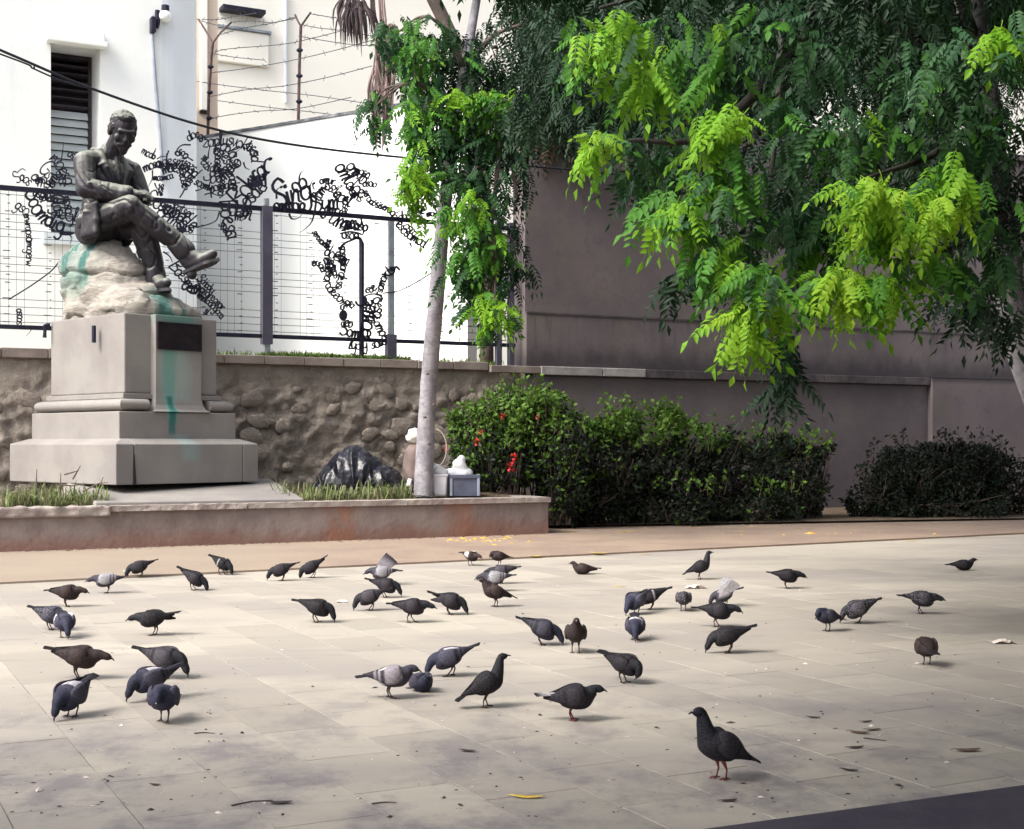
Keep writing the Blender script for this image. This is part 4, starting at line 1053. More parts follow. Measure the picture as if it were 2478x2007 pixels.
# right skirt turned back over the thigh
for k in range(5):
    u = k / 4; C((.10 + .115 * u, -.185 - .012 * u, .20), (.085 + .135 * u, -.198 - .004 * u, -.005 + .012 * u), .022, .026, 8)
for a, b, r in (((.09, -.262, .46), (.18, -.25, .40), .011), ((.10, -.272, .42), (.19, -.255, .36), .011), ((.12, -.282, .385), (.20, -.262, .325), .011), ((.15, -.287, .36), (.22, -.245, .25), .012), ((.19, -.262, .345), (.25, -.21, .235), .012), ((.23, -.265, .335), (.275, -.205, .235), .012), ((.28, -.215, .325), (.31, -.165, .235), .010)): C(a, b, r, r * .5, 6)
for a, b, r in (((.03, -.182, .19), (.09, -.182, .02), .010), ((.20, -.06, .24), (.19, -.15, .20), .010), ((.20, -.05, .20), (.17, -.15, .16), .010)): C(a, b, r, r * .5, 6)
for s in (-1, 1): C((.150, s * .118, .545), (.218, s * .028, .32), .012, .008, 8); C((.155, s * .125, .50), (.135, s * .155, .53), .012, .008, 8)
C((.105, -.205, .155), (.185, -.205, .15), .014, .014, 8)
for z in (.30, .235): Q((.214 - .1 * (.30 - z), -.022, z), (.011, .011, .011))
def crisp(c):
    el = math.exp(-((c.z - .33) / .10) ** 2) * (1 if abs(c.y) > .15 else .25)
    w = noise.noise(Vector((c.x * 6, c.y * 6, c.z * 24)) + Vector((0, 0, c.x * 30)))
    return -.010 * el * max(0, 1 - abs(w) * 7) + .0045 * (1 - 2 * abs(noise.noise(c * 8 + Vector((7, 5, 0)))))
sbuild(mb, 'jacket', .0075, 1, crisp)
# head (bowed and turned), neck, waistcoat and hands: one continuous figure
hb = MB(); C = hb.capsule; Q = hb.ellipsoid
Q((.185, .0, .80), (.104, .084, .100)); Q((.220, .0, .745), (.070, .068, .098)); Q((.222, .0, .692), (.062, .060, .050)); Q((.262, .0, .668), (.030, .036, .032)); Q((.258, .0, .646), (.026, .028, .030))
C((.278, -.05, .790), (.288, 0, .788), .013, .013); C((.278, .05, .790), (.288, 0, .788), .013, .013)
C((.285, 0, .778), (.302, 0, .732), .011, .0165); Q((.292, -.014, .728), (.011, .009, .009)); Q((.292, .014, .728), (.011, .009, .009))
C((.290, 0, .706), (.268, -.046, .690), .014, .009); C((.290, 0, .706), (.268, .046, .690), .014, .009); C((.277, -.024, .682), (.277, .024, .682), .010, .010)
for s in (-1, 1): Q((.252, s * .050, .735), (.028, .024, .028)); Q((.264, s * .034, .766), (.014, .019, .010)); Q((.168, s * .088, .757), (.028, .012, .036)); C((.176, s * .082, .73), (.166, s * .094, .785), .008, .012, 6)
hair = MB(); HQ = hair.ellipsoid
HQ((.168, 0, .818), (.103, .089, .092)); HQ((.13, 0, .78), (.075, .082, .09)); HQ((.222, 0, .872), (.052, .062, .028))
for s in (-1, 1): HQ((.182, s * .072, .80), (.05, .021, .035))
piv = Vector((.15, 0, .66))
HM = Matrix.Translation(piv + Vector((.07, .0, -.012))) @ Matrix.Rotation(R(-24), 4, 'Z') @ Matrix.Rotation(R(27), 4, 'Y') @ Matrix.Scale(1.0, 4) @ Matrix.Translation(-piv)
loc(hb, HM); loc(hair, HM)
mb = MB(); C = mb.capsule; Q = mb.ellipsoid; mb.add(hb.v, hb.f)
Q((.09, 0, .40), (.135, .15, .19)); C((.11, 0, .56), (.215, -.005, .69), .066, .064); C((.10, -.05, .585), (.17, 0, .575), .03, .03); C((.10, .05, .585), (.17, 0, .575), .03, .03)
C((.185, 0, .57), (.215, 0, .40), .024, .018)
def hand(w, d, side, up, curl):
    w, d, side = Vector(w), Vector(d).normalized(), Vector(side).normalized(); nrm = Vector(up).normalized()
    C(w - d * .03, w + d * .03, .030, .031); Q(w + d * .055, (.048, .040, .026)); Q(w + d * .055 + side * .02, (.04, .026, .022))
    for k, ln in enumerate((.078, .09, .084, .066)):
        b = w + d * .08 + side * (.030 - .020 * k); m = b + d * ln * .5 + nrm * .006; e = m + (d * math.cos(curl) - nrm * math.sin(curl)) * ln * .5
        C(b, m, .0105, .0095, 7); C(m, e, .0095, .0075, 7)
    b = w + d * .03 + side * .036; m = b + (d * .7 + side * .6).normalized() * .04; C(b, m, .013, .011, 7); C(m, m + (d - nrm * .2).normalized() * .032, .011, .008, 7)
hand((.395, -.045, .285), (.80, .55, -.20), (-.5, .82, 0), (.1, 0, 1), .9)
hand((.385, .10, .268), (.78, -.55, -.12), (-.55, -.78, 0), (.1, 0, 1), .8)
sbuild(mb, 'figure', .0062, 2, lambda c: .0015 * noise.noise(c * 40))
sbuild(hair, 'hair', .007, 2, lambda c: .009 * abs(noise.noise(c * 38)) + .005 * noise.noise(c * 80))
# shoes
for nm, an, heel, ball, toe in (('shoe', (.628, .222, -.12), (.655, .245, -.195), (.755, .278, -.175), (.835, .30, -.135)), ('shoe', (.398, .175, -.285), (.355, .19, -.348), (.525, .115, -.352), (.615, .08, -.338))):
    mb = MB(); C = mb.capsule
    an, heel, ball, toe = map(Vector, (an, heel, ball, toe))
    C(an, heel.lerp(an, .35), .056, .054); C(heel, ball, .046, .050); C(ball, toe, .050, .034); C(an.lerp(ball, .25), ball, .054, .042)
    o = sbuild(mb, nm, .008, 3, lambda c: .0015 * noise.noise(c * 30))
    mb = MB(); dn = Vector((0, 0, -.033)); ax = (toe - heel).normalized(); sd = ax.cross(Vector((0, 0, 1))).normalized(); dn = sd.cross(ax).normalized() * (-.040 if (sd.cross(ax)).z > 0 else .040)
    outl = [(-.056, 0), (-.042, .038), (.05, .042), (.13, .056), ((toe - heel).length * .92, .043), ((toe - heel).length + .042, 0)]
    loop = [(a, w) for a, w in outl] + [(a, -w) for a, w in outl[-2:0:-1]]
    vs = [heel + ax * a + sd * w + dn for a, w in loop] + [heel + ax * a + sd * w + dn * 1.55 for a, w in loop]; n = len(loop)
    mb.add(vs, [tuple(range(n)), tuple(range(n, 2 * n))[::-1]] + [(i, n + i, n + (i + 1) % n, (i + 1) % n) for i in range(n)])
    mb.capsule(heel + dn * 1.5, heel + dn * 2.0, .036, .035, 8)
    mb.build('sole', M_BRONZE, o)
# ------------------------------------------------------------------ foliage
def m_leaf(name, a, b, trans=0.35, rough=0.5, obj_random=True):
    t = NT(name)
    p = t.pos()
    c = t.mix(t.ramp(t.noise(p, 3.0, 3), 0.3, 0.7), a, b)
    if obj_random:
        r = t.n('ObjectInfo').outputs['Random']; c = t.mix(t.mul(r, 0.45), c, b)
    at = t.n('Attribute', attribute_name='Col')
    c = t.mix(0.55, c, at.outputs['Color'], 'MULTIPLY') if False else c
    t.color(c); t.set(Roughness=max(rough, .55), Specular_IOR_Level=0.18)
    tr = t.n('BsdfTranslucent'); t.l(c, tr.inputs['Color'])
    mx = t.n('MixShader'); mx.inputs[0].default_value = trans
    t.l(t.b.outputs[0], mx.inputs[1]); t.l(tr.outputs[0], mx.inputs[2]); t.l(mx.outputs[0], t.out.inputs['Surface'])
    return t.m
LEAF = {
 'young': m_leaf('young_leaf', (0.20, 0.37, 0.022), (0.12, 0.29, 0.018), 0.40),
 'yellow': m_leaf('yellow_young_leaf', (0.27, 0.42, 0.03), (0.19, 0.36, 0.022), 0.40),
 'mid': m_leaf('green_leaf', (0.038, 0.14, 0.02), (0.07, 0.195, 0.022), 0.32),
 'mature': m_leaf('mature_leaf', (0.019, 0.062, 0.028), (0.032, 0.085, 0.026), 0.25),
 'dark': m_leaf('shade_dark_leaf', (0.010, 0.028, 0.016), (0.017, 0.04, 0.018), 0.15),  # green darkened for the shade deep inside the crowns
 'hedge': m_leaf('shaded_hedge_leaf', (0.010, 0.015, 0.012), (0.015, 0.023, 0.012), 0.1, 0.5),  # leaf darkened for the shade below the lit tops
 'shrub': m_leaf('sunlit_shrub_leaf', (0.06, 0.135, 0.025), (0.11, 0.20, 0.03), 0.25, 0.42),  # brighter leaf that paints sunlight onto shrub and hedge tops
 'dry': m_leaf('dry_leaf', (0.16, 0.10, 0.07), (0.10, 0.06, 0.045), 0.15, 0.8),
}
def bark(name, a, b, sc=6): return plain(name, a, b, sc, 0.85, 0.6, 22, aniso=(1, 1, 0.5))
def m_palebark():
    t = NT('pale_bark'); p = t.pos()
    c = t.mix(t.ramp(t.noise(p, 5, 6, .7), .36, .66), (0.34, 0.325, 0.35), (0.20, 0.185, 0.215))
    c = t.mix(t.mul(t.ramp(t.noise(t.mapped(p, (1, 1, 3.5)), 6, 6, .75), .54, .7), .7), c, (0.10, 0.088, 0.095))
    c = t.mix(t.mul(t.ramp(t.noise(p, 28, 5, .7), .6, .72), .6), c, (0.06, 0.05, 0.055))
    t.color(c); t.set(Roughness=.85); t.bump(t.noise(t.mapped(p, (1, 1, 2.5)), 14, 7, .7), .7, .03)
    return t.m
M_BARKL = m_palebark()
M_TWIG = bark('dark_twig_bark', (0.035, 0.03, 0.025), (0.02, 0.018, 0.016))
M_BARKD = bark('brown_bark', (0.12, 0.09, 0.075), (0.07, 0.055, 0.05))

def leaf_template(pairs=7, L=1.0, ll=0.25, lw=0.075, droop=0.35, seed=0, cheap=False):
    """one pinnate leaf: rachis and paired drooping leaflets"""
    rr = random.Random(seed); mb = MB()
    f = lambda s: Vector((L * s, 0.04 * math.sin(seed + s * 3) * L, -droop * L * s * s))
    if not cheap: mb.tube([f(k / 6) for k in range(7)], [.011 * (1 - .7 * k / 6) * L for k in range(7)], 3, False)
    def leaflet(b, d, ln, w):
        d = d.normalized(); up = Vector((0, 0, 1)); sd = d.cross(up).normalized(); nn = sd.cross(d)
        tip = b + d * ln - up * ln * .22; m = b + d * ln * .45
        q = [b, m + sd * w - nn * w * -.25, m - nn * 0.0, m - sd * w - nn * w * -.25, b + d * ln * .75 + sd * w * .62 - up * ln * .08, b + d * ln * .75 - sd * w * .62 - up * ln * .08, tip]
        if cheap: mb.add([b, q[1], tip, q[3]], [(0, 1, 2), (0, 2, 3)])
        else: mb.add(q, [(0, 1, 2), (0, 2, 3), (2, 1, 4), (2, 4, 6), (2, 6, 5), (2, 5, 3)])
    for k in range(pairs):
        s = .16 + .78 * k / pairs; p = f(s); sz = math.sin(PI * (.25 + .62 * s)) * rr.uniform(.85, 1.12)
        for sg in (-1, 1):
            d = Vector((.55 + .25 * s, sg, rr.uniform(-.75, -.1)))
            leaflet(p, d, ll * sz, lw * .5 * sz * 1.1)
    leaflet(f(1.0), Vector((1, 0, -.6)), ll * .9, lw * .5)
    V = np.array(mb.v); F = np.array([x for x in mb.f if len(x) == 3]); Q4 = np.array([x for x in mb.f if len(x) == 4]).reshape(-1, 4)
    return mb, V, F, Q4

TPL = [leaf_template(6 + k % 2, 1, .285, .128, .12 + .16 * k, k) for k in range(4)]
TPLC = [leaf_template(6, 1, .30, .10, .3 + .15 * k, 30 + k, True) for k in range(3)]
def leaf_frames(n, rng, view=(0, -1, 0), spread=1.0, droop=(15, 70)):
    """rotation matrices for drooping leaves whose tops face up and, a little, the open side"""
    az = rng.uniform(-PI, PI, n) * spread + math.atan2(view[1], view[0])
    pt = -np.radians(rng.uniform(droop[0], droop[1], n)); ro = rng.normal(0, .35, n)
    x = np.stack([np.cos(az) * np.cos(pt), np.sin(az) * np.cos(pt), np.sin(pt)], 1)
    up = np.array([0, -.35, 1.0]) + rng.normal(0, .42, (n, 3))
    z = up - x * np.sum(up * x, 1, keepdims=True); z /= np.linalg.norm(z, axis=1, keepdims=True)
    y = np.cross(z, x)
    return np.stack([x, y, z], 2)
def scatter_mesh(name, pts, Rm, sc, tpls, m, rng):
    which = rng.integers(0, len(tpls), len(pts)); AV, AF, base = [], [], 0
    for k, (_, V, F, Q4) in enumerate(tpls):
        idx = np.where(which == k)[0]
        if not len(idx): continue
        W = np.einsum('nij,vj->nvi', Rm[idx], V) * sc[idx][:, None, None] + pts[idx][:, None, :]
        off = base + np.arange(len(idx))[:, None, None] * len(V)
        AV.append(W.reshape(-1, 3)); AF.append((F[None] + off).reshape(-1, 3))
        if len(Q4):
            T = np.concatenate([Q4[:, [0, 1, 2]], Q4[:, [0, 2, 3]]]); AF.append((T[None] + off).reshape(-1, 3))
        base += len(idx) * len(V)
    V = np.concatenate(AV).astype('f'); F = np.concatenate(AF).astype('i')
    return raw_mesh(name, V, F, m)
def raw_mesh(name, V, F, m):
    me = bpy.data.meshes.new(name); k = F.shape[1]
    me.vertices.add(len(V)); me.vertices.foreach_set('co', V.astype('f').ravel())
    me.loops.add(F.size); me.loops.foreach_set('vertex_index', F.astype('i').ravel())
    me.polygons.add(len(F)); me.polygons.foreach_set('loop_start', np.arange(0, F.size, k, dtype='i'))
    me.polygons.foreach_set('loop_total', np.full(len(F), k, 'i'))
    me.update(calc_edges=True); me.validate()
    if m: me.materials.append(m)
    return me
def in_ellipsoid(n, c, r, rng, shell=0.0):
    d = rng.normal(0, 1, (n, 3)); d /= np.linalg.norm(d, axis=1, keepdims=True)
    u = (shell + (1 - shell) * rng.random(n)) ** (1 / 2.2)
    return np.array(c) + d * u[:, None] * np.array(r)
LEAF_ME = {}
def leaf_me(tone, k):
    if (tone, k) not in LEAF_ME: LEAF_ME[tone, k] = TPL[k][0].mesh('leaf', LEAF[tone])
    return LEAF_ME[tone, k]
def crown(tree, clumps, leaf_len, n_single, seed, cheap_tones=('dark',), branch=None, bm=None):
    """clumps: (x, y, depth, rx, ry in photo pixels, rz m, leaves, tone); singles are the foremost leaves"""
    rng = np.random.default_rng(seed); base = np.array(tree.location); allp = []
    MIXT = {'young': (('young', .66), ('mid', .26), ('mature', .08)), 'yellow': (('yellow', .62), ('young', .33), ('mid', .05)), 'mid': (('mid', .68), ('young', .09), ('mature', .23)), 'mature': (('mature', .72), ('mid', .13), ('dark', .15))}
    parts_ = []
    for q in clumps:
        for tone, f in MIXT.get(q[7], ((q[7], 1.0),)):
            k = int(round(q[6] * f * (.74 if tone in ('mature', 'mid') and leaf_len < .33 else 1))); parts_ += [(*q[:6], k, tone)] if k else []
    for (x, y, Y, rx, ry, rz, n, tone) in parts_:
        c = P(x, y, Y); r = (rx * Y / FOC, rz, ry * Y / FOC)
        pts = in_ellipsoid(n, c, r, rng)
        Rm = leaf_frames(n, rng, (-.45, -1, 0), .55 if tone in ('young', 'yellow', 'mid') else 1.0, (10, 75) if tone != 'dark' else (20, 85))
        sc = leaf_len * rng.uniform(.6, 1.2, n) * (.85 if tone == 'yellow' else 1)
        allp.append((tone, pts, Rm, sc))
        if branch is not None:
            cb = Vector(c); s = min(branch, key=lambda q: (Vector(q) - cb).length)
            s = Vector(s); mid = s.lerp(cb, .55) + Vector((rng.normal(0, .08), rng.normal(0, .08), .12))
            bm.tube(catmull([s, mid, cb], 4), [.028 * max(.15, 1 - k / 9.5) for k in range(9)], 5)
    cand = [(p[1], t, i, a) for a, (t, pts, _, _) in enumerate(allp) for i, p in enumerate(pts) if t not in cheap_tones]
    cand.sort(key=lambda q: q[0]); chosen = {}
    step = max(1, len(cand) // max(1, n_single))
    for q in cand[:n_single]: chosen.setdefault(q[3], set()).add(q[2])
    by = {}
    for a, (tone, pts, Rm, sc) in enumerate(allp):
        pick = chosen.get(a, set())
        for i in pick:
            o = link_mesh('leaf', leaf_me(tone, int(rng.integers(0, 4))), None, tree)
            M = Matrix(Rm[i].tolist()).to_4x4(); M.translation = Vector(pts[i] - base)
            o.matrix_local = M @ Matrix.Scale(float(sc[i]), 4)
        keep = [i for i in range(len(pts)) if i not in pick]
        if keep: by.setdefault(tone, []).append((pts[keep] - base, Rm[keep], sc[keep]))
    for tone, L in by.items():
        pts, Rm, sc = (np.concatenate([q[k] for q in L]) for k in range(3))
        me = scatter_mesh('foliage', pts, Rm, sc, TPLC if tone in cheap_tones else TPL, LEAF[tone], rng)
        link_mesh('foliage', me, None, tree, 'stuff')

# slender tree in the planter
t0 = P(1026, 1193, 19.75)
mt = empty('slender_tree', t0, 0, 'slender leaning pale trunk rising from the planter into hanging green leaves', 'tree')
path = [P(1024, 1205, 20.0), P(1025, 1188, 20.0), P(1030, 1060, 19.95), P(1040, 900, 19.75), P(1054, 740, 19.4), P(1066, 600, 19.2), P(1078, 480, 19.1), P(1096, 330, 19.1), P(1124, 170, 19.2), P(1150, 20, 19.4), P(1180, -160, 19.6), P(1220, -400, 20)]
tk = catmull(path, 6); mb = MB()
rad = np.interp(np.linspace(0, 11, len(tk)), [0, 1, 2, 4, 7, 11], [.158, .146, .130, .114, .085, .035])
rad = [r * (1 + .06 * noise.noise(Vector((i * .8, 2, 1)))) for i, r in enumerate(rad)]
mb.tube([Vector(q) - t0 for q in tk], rad, 14)
for q in ((1062, 980), (1046, 905), (1050, 1075), (1070, 790), (1040, 1010), (1058, 700)):   # knots
    a = P(q[0] - 12, q[1], 19.53); kn_ = MB(); kn_.ellipsoid(a - t0, (.028, .02, .02), None, 7, 5); kn_.build('knot', M_BARKD, mt, None, True)
mb.build('trunk', M_BARKL, mt, None, True)
mb = MB(); forks = [P(1096, 330, 19.1), P(1124, 170, 19.2), P(1150, 20, 19.4), P(1078, 480, 19.1)]
for a, b in (((1096, 330, 19.1), (1010, 200, 18.6)), ((1096, 330, 19.1), (1220, 290, 18.8)), ((1124, 170, 19.2), (1040, 40, 18.9)), ((1124, 170, 19.2), (1260, 60, 19.0)), ((1078, 480, 19.1), (1170, 420, 18.7)), ((1220, 290, 18.8), (1250, 480, 18.6)), ((1220, 290, 18.8), (1190, 560, 18.4))):
    A, B = P(*a), P(*b); mb.tube(catmull([A - t0, A.lerp(B, .5) + Vector((0, 0, .15)) - t0, B - t0], 4), [.05, .047, .044, .04, .036, .032, .028, .024, .02], 7)
    forks += [B, A.lerp(B, .5)]
mc = [(1010, 430, 18.3, 42, 100, .45, 64, 'young'), (1020, 260, 18.6, 70, 90, .6, 60, 'mid'), (960, 80, 18.9, 60, 60, .5, 42, 'mature'), (1060, 130, 19.0, 110, 100, .7, 120, 'mature'),
      (1000, 120, 18.3, 60, 40, .4, 20, 'mid'), (1150, 225, 18.3, 90, 26, .4, 34, 'young'), (1080, 320, 18.7, 100, 110, .6, 110, 'mature'), (1210, 320, 18.7, 90, 90, .6, 80, 'mature'), (1200, 150, 19.3, 130, 130, .7, 150, 'dark'),
      (1250, 440, 18.8, 34, 150, .5, 40, 'dark'), (1140, 440, 18.4, 90, 70, .5, 60, 'mature'), (1130, 500, 18.1, 44, 50, .35, 26, 'young'), (1150, 590, 18.4, 90, 90, .5, 85, 'mid'), (1190, 640, 18.5, 80, 60, .45, 60, 'mature'),
      (1196, 745, 18.2, 52, 52, .35, 42, 'young'), (1250, 640, 18.7, 36, 90, .4, 24, 'dark'), (1110, 650, 18.4, 50, 22, .3, 9, 'mature'), (1150, 720, 18.4, 30, 40, .3, 9, 'mature'), (1180, 790, 18.4, 26, 26, .2, 7, 'mature'),
      (1090, 230, 19.4, 150, 170, .6, 170, 'dark'), (1160, 420, 19.3, 90, 160, .5, 120, 'dark'), (1010, 330, 18.5, 30, 120, .4, 26, 'mid'), (1220, 245, 18.4, 70, 40, .4, 30, 'mid'), (905, 260, 19.0, 40, 90, .4, 20, 'mature')]
crown(mt, mc, .36, 240, 3, ('dark',), forks, mb)
mb.v = [tuple(Vector(q) if (Vector(q)).length < 12 and Vector(q).y < 3 else Vector(q) - t0) for q in mb.v]
mb.build('branch', M_BARKD, mt, None, True)

# big tree at the edge whose hanging sprays frame the view
b0 = G(2640, 1405); bt = empty('big_leafy_tree', b0, 0, 'large tree with long drooping sprays of bright green pinnate leaves over the paving', 'tree')
tp = [b0 + Vector((.1, .1, -.05)), b0 + Vector((.05, .1, .5)), P(2560, 1050, 13.6), P(2462, 800, 13.4), P(2420, 560, 13.2), P(2380, 250, 13.0), P(2330, -100, 12.8), P(2280, -500, 12.8)]
tk = catmull(tp, 6); mb = MB()
mb.tube([Vector(q) - b0 for q in tk], np.interp(np.linspace(0, 7, len(tk)), [0, 1, 3, 5, 7], [.34, .27, .16, .15, .09]), 14); mb.build('trunk', M_BARKL, bt, None, True)
mb = MB(); forks = []
limbs = [[(2400, 350, 13.1), (2250, 120, 11.5), (2000, -20, 10.0), (1700, -40, 9.2), (1450, 20, 9.0)], [(2400, 400, 13.1), (2330, 330, 11.0), (2250, 380, 9.6), (2100, 430, 8.8)],
         [(2360, 100, 12.9), (2250, -150, 11.5), (2000, -120, 11), (1900, 60, 10.6), (1880, 300, 10.2), (1850, 560, 9.6)], [(2330, -100, 12.8), (2400, -500, 9), (2600, -1000, 6)], [(2280, -500, 12.8), (1800, -900, 12), (1300, -1000, 11)],
         [(2410, 500, 13.2), (2420, 540, 11.5), (2300, 600, 10.0), (2120, 640, 9.2)], [(2280, -500, 12.8), (2900, -900, 13), (3300, -900, 12)], [(2000, -20, 10.0), (1900, 150, 9.6), (1700, 330, 9.6), (1520, 340, 9.6)]]
for L in limbs:
    pts = catmull([P(*q) - b0 for q in L], 5); mb.tube(pts, [.055 * (1 - .9 * i / len(pts)) + .004 for i in range(len(pts))], 7); forks += [q + np.array(b0) for q in pts[4:]]
bc = [(1500, 95, 9.0, 120, 62, .5, 40, 'young'), (1395, 80, 9.2, 40, 60, .3, 14, 'mid'), (1650, 90, 9.3, 100, 60, .5, 34, 'mid'), (1560, 180, 9.1, 55, 60, .35, 22, 'young'),
      (1445, 330, 9.8, 34, 26, .25, 18, 'yellow'), (1540, 380, 9.9, 90, 60, .4, 30, 'mature'), (1650, 500, 9.0, 60, 46, .35, 26, 'young'), (1620, 490, 9.3, 80, 50, .4, 16, 'mid'),
      (1740, 170, 9.1, 60, 90, .4, 34, 'mid'), (1750, 300, 8.9, 75, 60, .4, 34, 'young'), (1760, 420, 8.9, 75, 80, .4, 36, 'mid'), (1720, 560, 9.0, 90, 80, .5, 40, 'mid'), (1830, 660, 8.6, 60, 46, .3, 22, 'mid'),
      (1805, 760, 8.6, 42, 52, .25, 22, 'yellow'), (1840, 720, 8.7, 50, 60, .3, 22, 'young'), (1910, 830, 9.6, 26, 80, .3, 26, 'dark'), (2020, 680, 8.7, 55, 42, .35, 24, 'yellow'), (2110, 680, 8.8, 120, 46, .4, 44, 'young'),
      (2240, 620, 9.2, 90, 40, .4, 26, 'mid'), (2110, 455, 8.5, 80, 42, .35, 32, 'yellow'), (2200, 500, 8.7, 140, 60, .45, 52, 'yellow'), (2290, 420, 9.0, 90, 60, .4, 28, 'young'), (2130, 560, 8.9, 90, 30, .35, 18, 'young'),
      (2120, 310, 9.6, 75, 65, .4, 24, 'mid'), (1950, 130, 9.4, 120, 110, .6, 46, 'mature'), (1960, 330, 9.2, 120, 130, .6, 56, 'mature'), (1920, 520, 9.3, 130, 90, .6, 50, 'mature'), (1990, 600, 9.5, 70, 50, .4, 22, 'mid'),
      (2240, 170, 9.0, 110, 120, .6, 56, 'mature'), (2330, 320, 9.3, 110, 120, .6, 46, 'mature'), (2400, 150, 8.8, 70, 110, .5, 24, 'mature'), (2430, 60, 8.4, 30, 40, .2, 10, 'young'), (2400, 560, 9.6, 90, 120, .6, 46, 'mature'),
      (2420, 760, 10.5, 60, 80, .5, 24, 'dark'), (1620, 330, 10.0, 80, 60, .5, 24, 'mature'), (1840, 60, 9.6, 90, 70, .5, 36, 'mature'), (1690, 640, 9.5, 110, 40, .4, 24, 'dark'), (2330, 690, 10.2, 90, 60, .5, 28, 'dark'),
      (1700, -40, 9.4, 400, 60, 1.0, 90, 'dark'), (2200, -40, 9.6, 350, 70, 1.0, 90, 'dark'), (1870, 930, 10.5, 40, 40, .3, 8, 'dark')]
# the inner crown, its shade put into a darker leaf colour
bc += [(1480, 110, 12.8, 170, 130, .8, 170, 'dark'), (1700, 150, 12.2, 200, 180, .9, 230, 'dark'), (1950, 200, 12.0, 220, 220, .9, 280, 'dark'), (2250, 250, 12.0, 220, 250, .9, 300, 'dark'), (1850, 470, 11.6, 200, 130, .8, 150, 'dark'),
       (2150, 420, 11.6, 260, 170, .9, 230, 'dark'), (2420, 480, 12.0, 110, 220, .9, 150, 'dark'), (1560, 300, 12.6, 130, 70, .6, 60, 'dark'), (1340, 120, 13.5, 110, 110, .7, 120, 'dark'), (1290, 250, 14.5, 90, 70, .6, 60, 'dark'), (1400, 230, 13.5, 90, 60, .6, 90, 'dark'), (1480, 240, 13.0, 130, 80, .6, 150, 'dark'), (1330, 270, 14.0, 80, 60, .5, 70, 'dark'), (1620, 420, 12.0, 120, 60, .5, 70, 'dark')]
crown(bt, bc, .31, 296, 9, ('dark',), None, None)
mb.build('limb', M_TWIG, bt, None, True)
# rest of the crown, out of view, with masses added to shade the ground
rng = np.random.default_rng(77)
over = []
for (x, y, z, r, n) in ((7.5, 13.5, 7.4, 3.2, 1800), (4.6, 11.5, 6.9, 2.4, 1000), (8.0, 8.0, 6.4, 3.2, 1700), (4.8, 16.2, 7.8, 2.6, 1200), (9.5, 18.5, 8.3, 3.4, 1900), (6.4, 20.5, 8.2, 2.8, 1300), (5.2, 6.6, 5.6, 2.0, 1000), (2.4, 4.0, 5.2, 1.7, 1000),
                        (11.5, 13.0, 7.6, 3.4, 1600), (9.0, 3.0, 6.2, 3.0, 1300), (4.5, 1.2, 5.4, 2.6, 1000), (13.0, 20.5, 8.0, 3.2, 1300), (-.9, 2.8, 5.2, 1.7, 2000), (1.6, 2.4, 4.7, 1.6, 2000), (3.6, 2.6, 4.6, 1.9, 2200), (4.8, 4.6, 4.7, 1.6, 1500), (6.2, 4.2, 5.0, 2.2, 1200), (2.6, -1.0, 4.8, 2.2, 1000), (6.5, -.5, 5.0, 2.4, 1000), (3.6, 9.4, 5.9, 1.4, 600), (.1, 5.4, 5.1, 1.2, 700), (.9, 4.0, 5.2, 1.6, 1100), (10.5, 22.0, 8.0, 2.2, 900), (-4.6, 1.6, 5.4, 2.0, 500), (-7.0, 1.6, 5.6, 2.0, 500)):
    over.append(in_ellipsoid(n, (x, y, z), (r, r, 1.0), rng))
over = np.concatenate(over) - np.array(b0)
me = scatter_mesh('foliage', over, leaf_frames(len(over), rng, spread=1, droop=(5, 50)), .58 * rng.uniform(.8, 1.2, len(over)), TPLC, LEAF['mature'], rng)
link_mesh('foliage', me, None, bt, 'stuff')

rng = np.random.default_rng(78); over = [in_ellipsoid(n, c, (r, r * .8, .8), rng) for c, r, n in (((1.6, 20.6, 9.0), 2.2, 1300), ((4.0, 22.3, 9.2), 2.0, 1100), ((-.6, 19.6, 9.2), 1.6, 700), ((2.6, 18.4, 8.9), 1.8, 800))]  # unseen masses added above the slender tree to shade the grey wall
over = np.concatenate(over) - np.array(t0)
me = scatter_mesh('foliage', over, leaf_frames(len(over), rng, spread=1, droop=(5, 50)), .58 * rng.uniform(.8, 1.2, len(over)), TPLC, LEAF['mature'], rng)
link_mesh('foliage', me, None, mt, 'stuff')

def added_shade_tree(x, y, label, masses, seed):  # unseen trees added to cut the light from the side and behind
    o = empty('added_shade_tree', (x, y, 0), 0, label, 'tree'); rng = np.random.default_rng(seed); mb = MB()
    mb.tube([(0, 0, -.05), (.05, .02, 1.2), (-.05, .1, 2.8), (.1, 0, 5.5)], [.3, .24, .2, .12], 12)
    L = []
    for c, r, n in masses:
        L.append(in_ellipsoid(n, c, r, rng, .2)); mb.tube([(0, 0, 2.4), (Vector(c) - Vector((x, y, 0))) * .6 + Vector((0, 0, 1.0)), Vector(c) - Vector((x, y, 0))], [.1, .06, .03], 6)
    mb.build('trunk', M_BARKD, o, None, True); q = np.concatenate(L) - np.array((x, y, 0.0))
    link_mesh('foliage', scatter_mesh('foliage', q, leaf_frames(len(q), rng, spread=1, droop=(5, 60)), .75 * rng.uniform(.8, 1.2, len(q)), TPLC, LEAF['dark'], rng), None, o, 'stuff')
added_shade_tree(10.2, 9.5, 'added unseen tree shading the scene from beyond the paving on the right', [((10.6, 10.5, 4.6), (3.6, 4.2, 3.2), 2600), ((11.5, 5.5, 4.6), (3.4, 3.4, 3.2), 2000), ((11.8, 15.5, 4.8), (2.8, 3.2, 3.2), 1700)], 61)
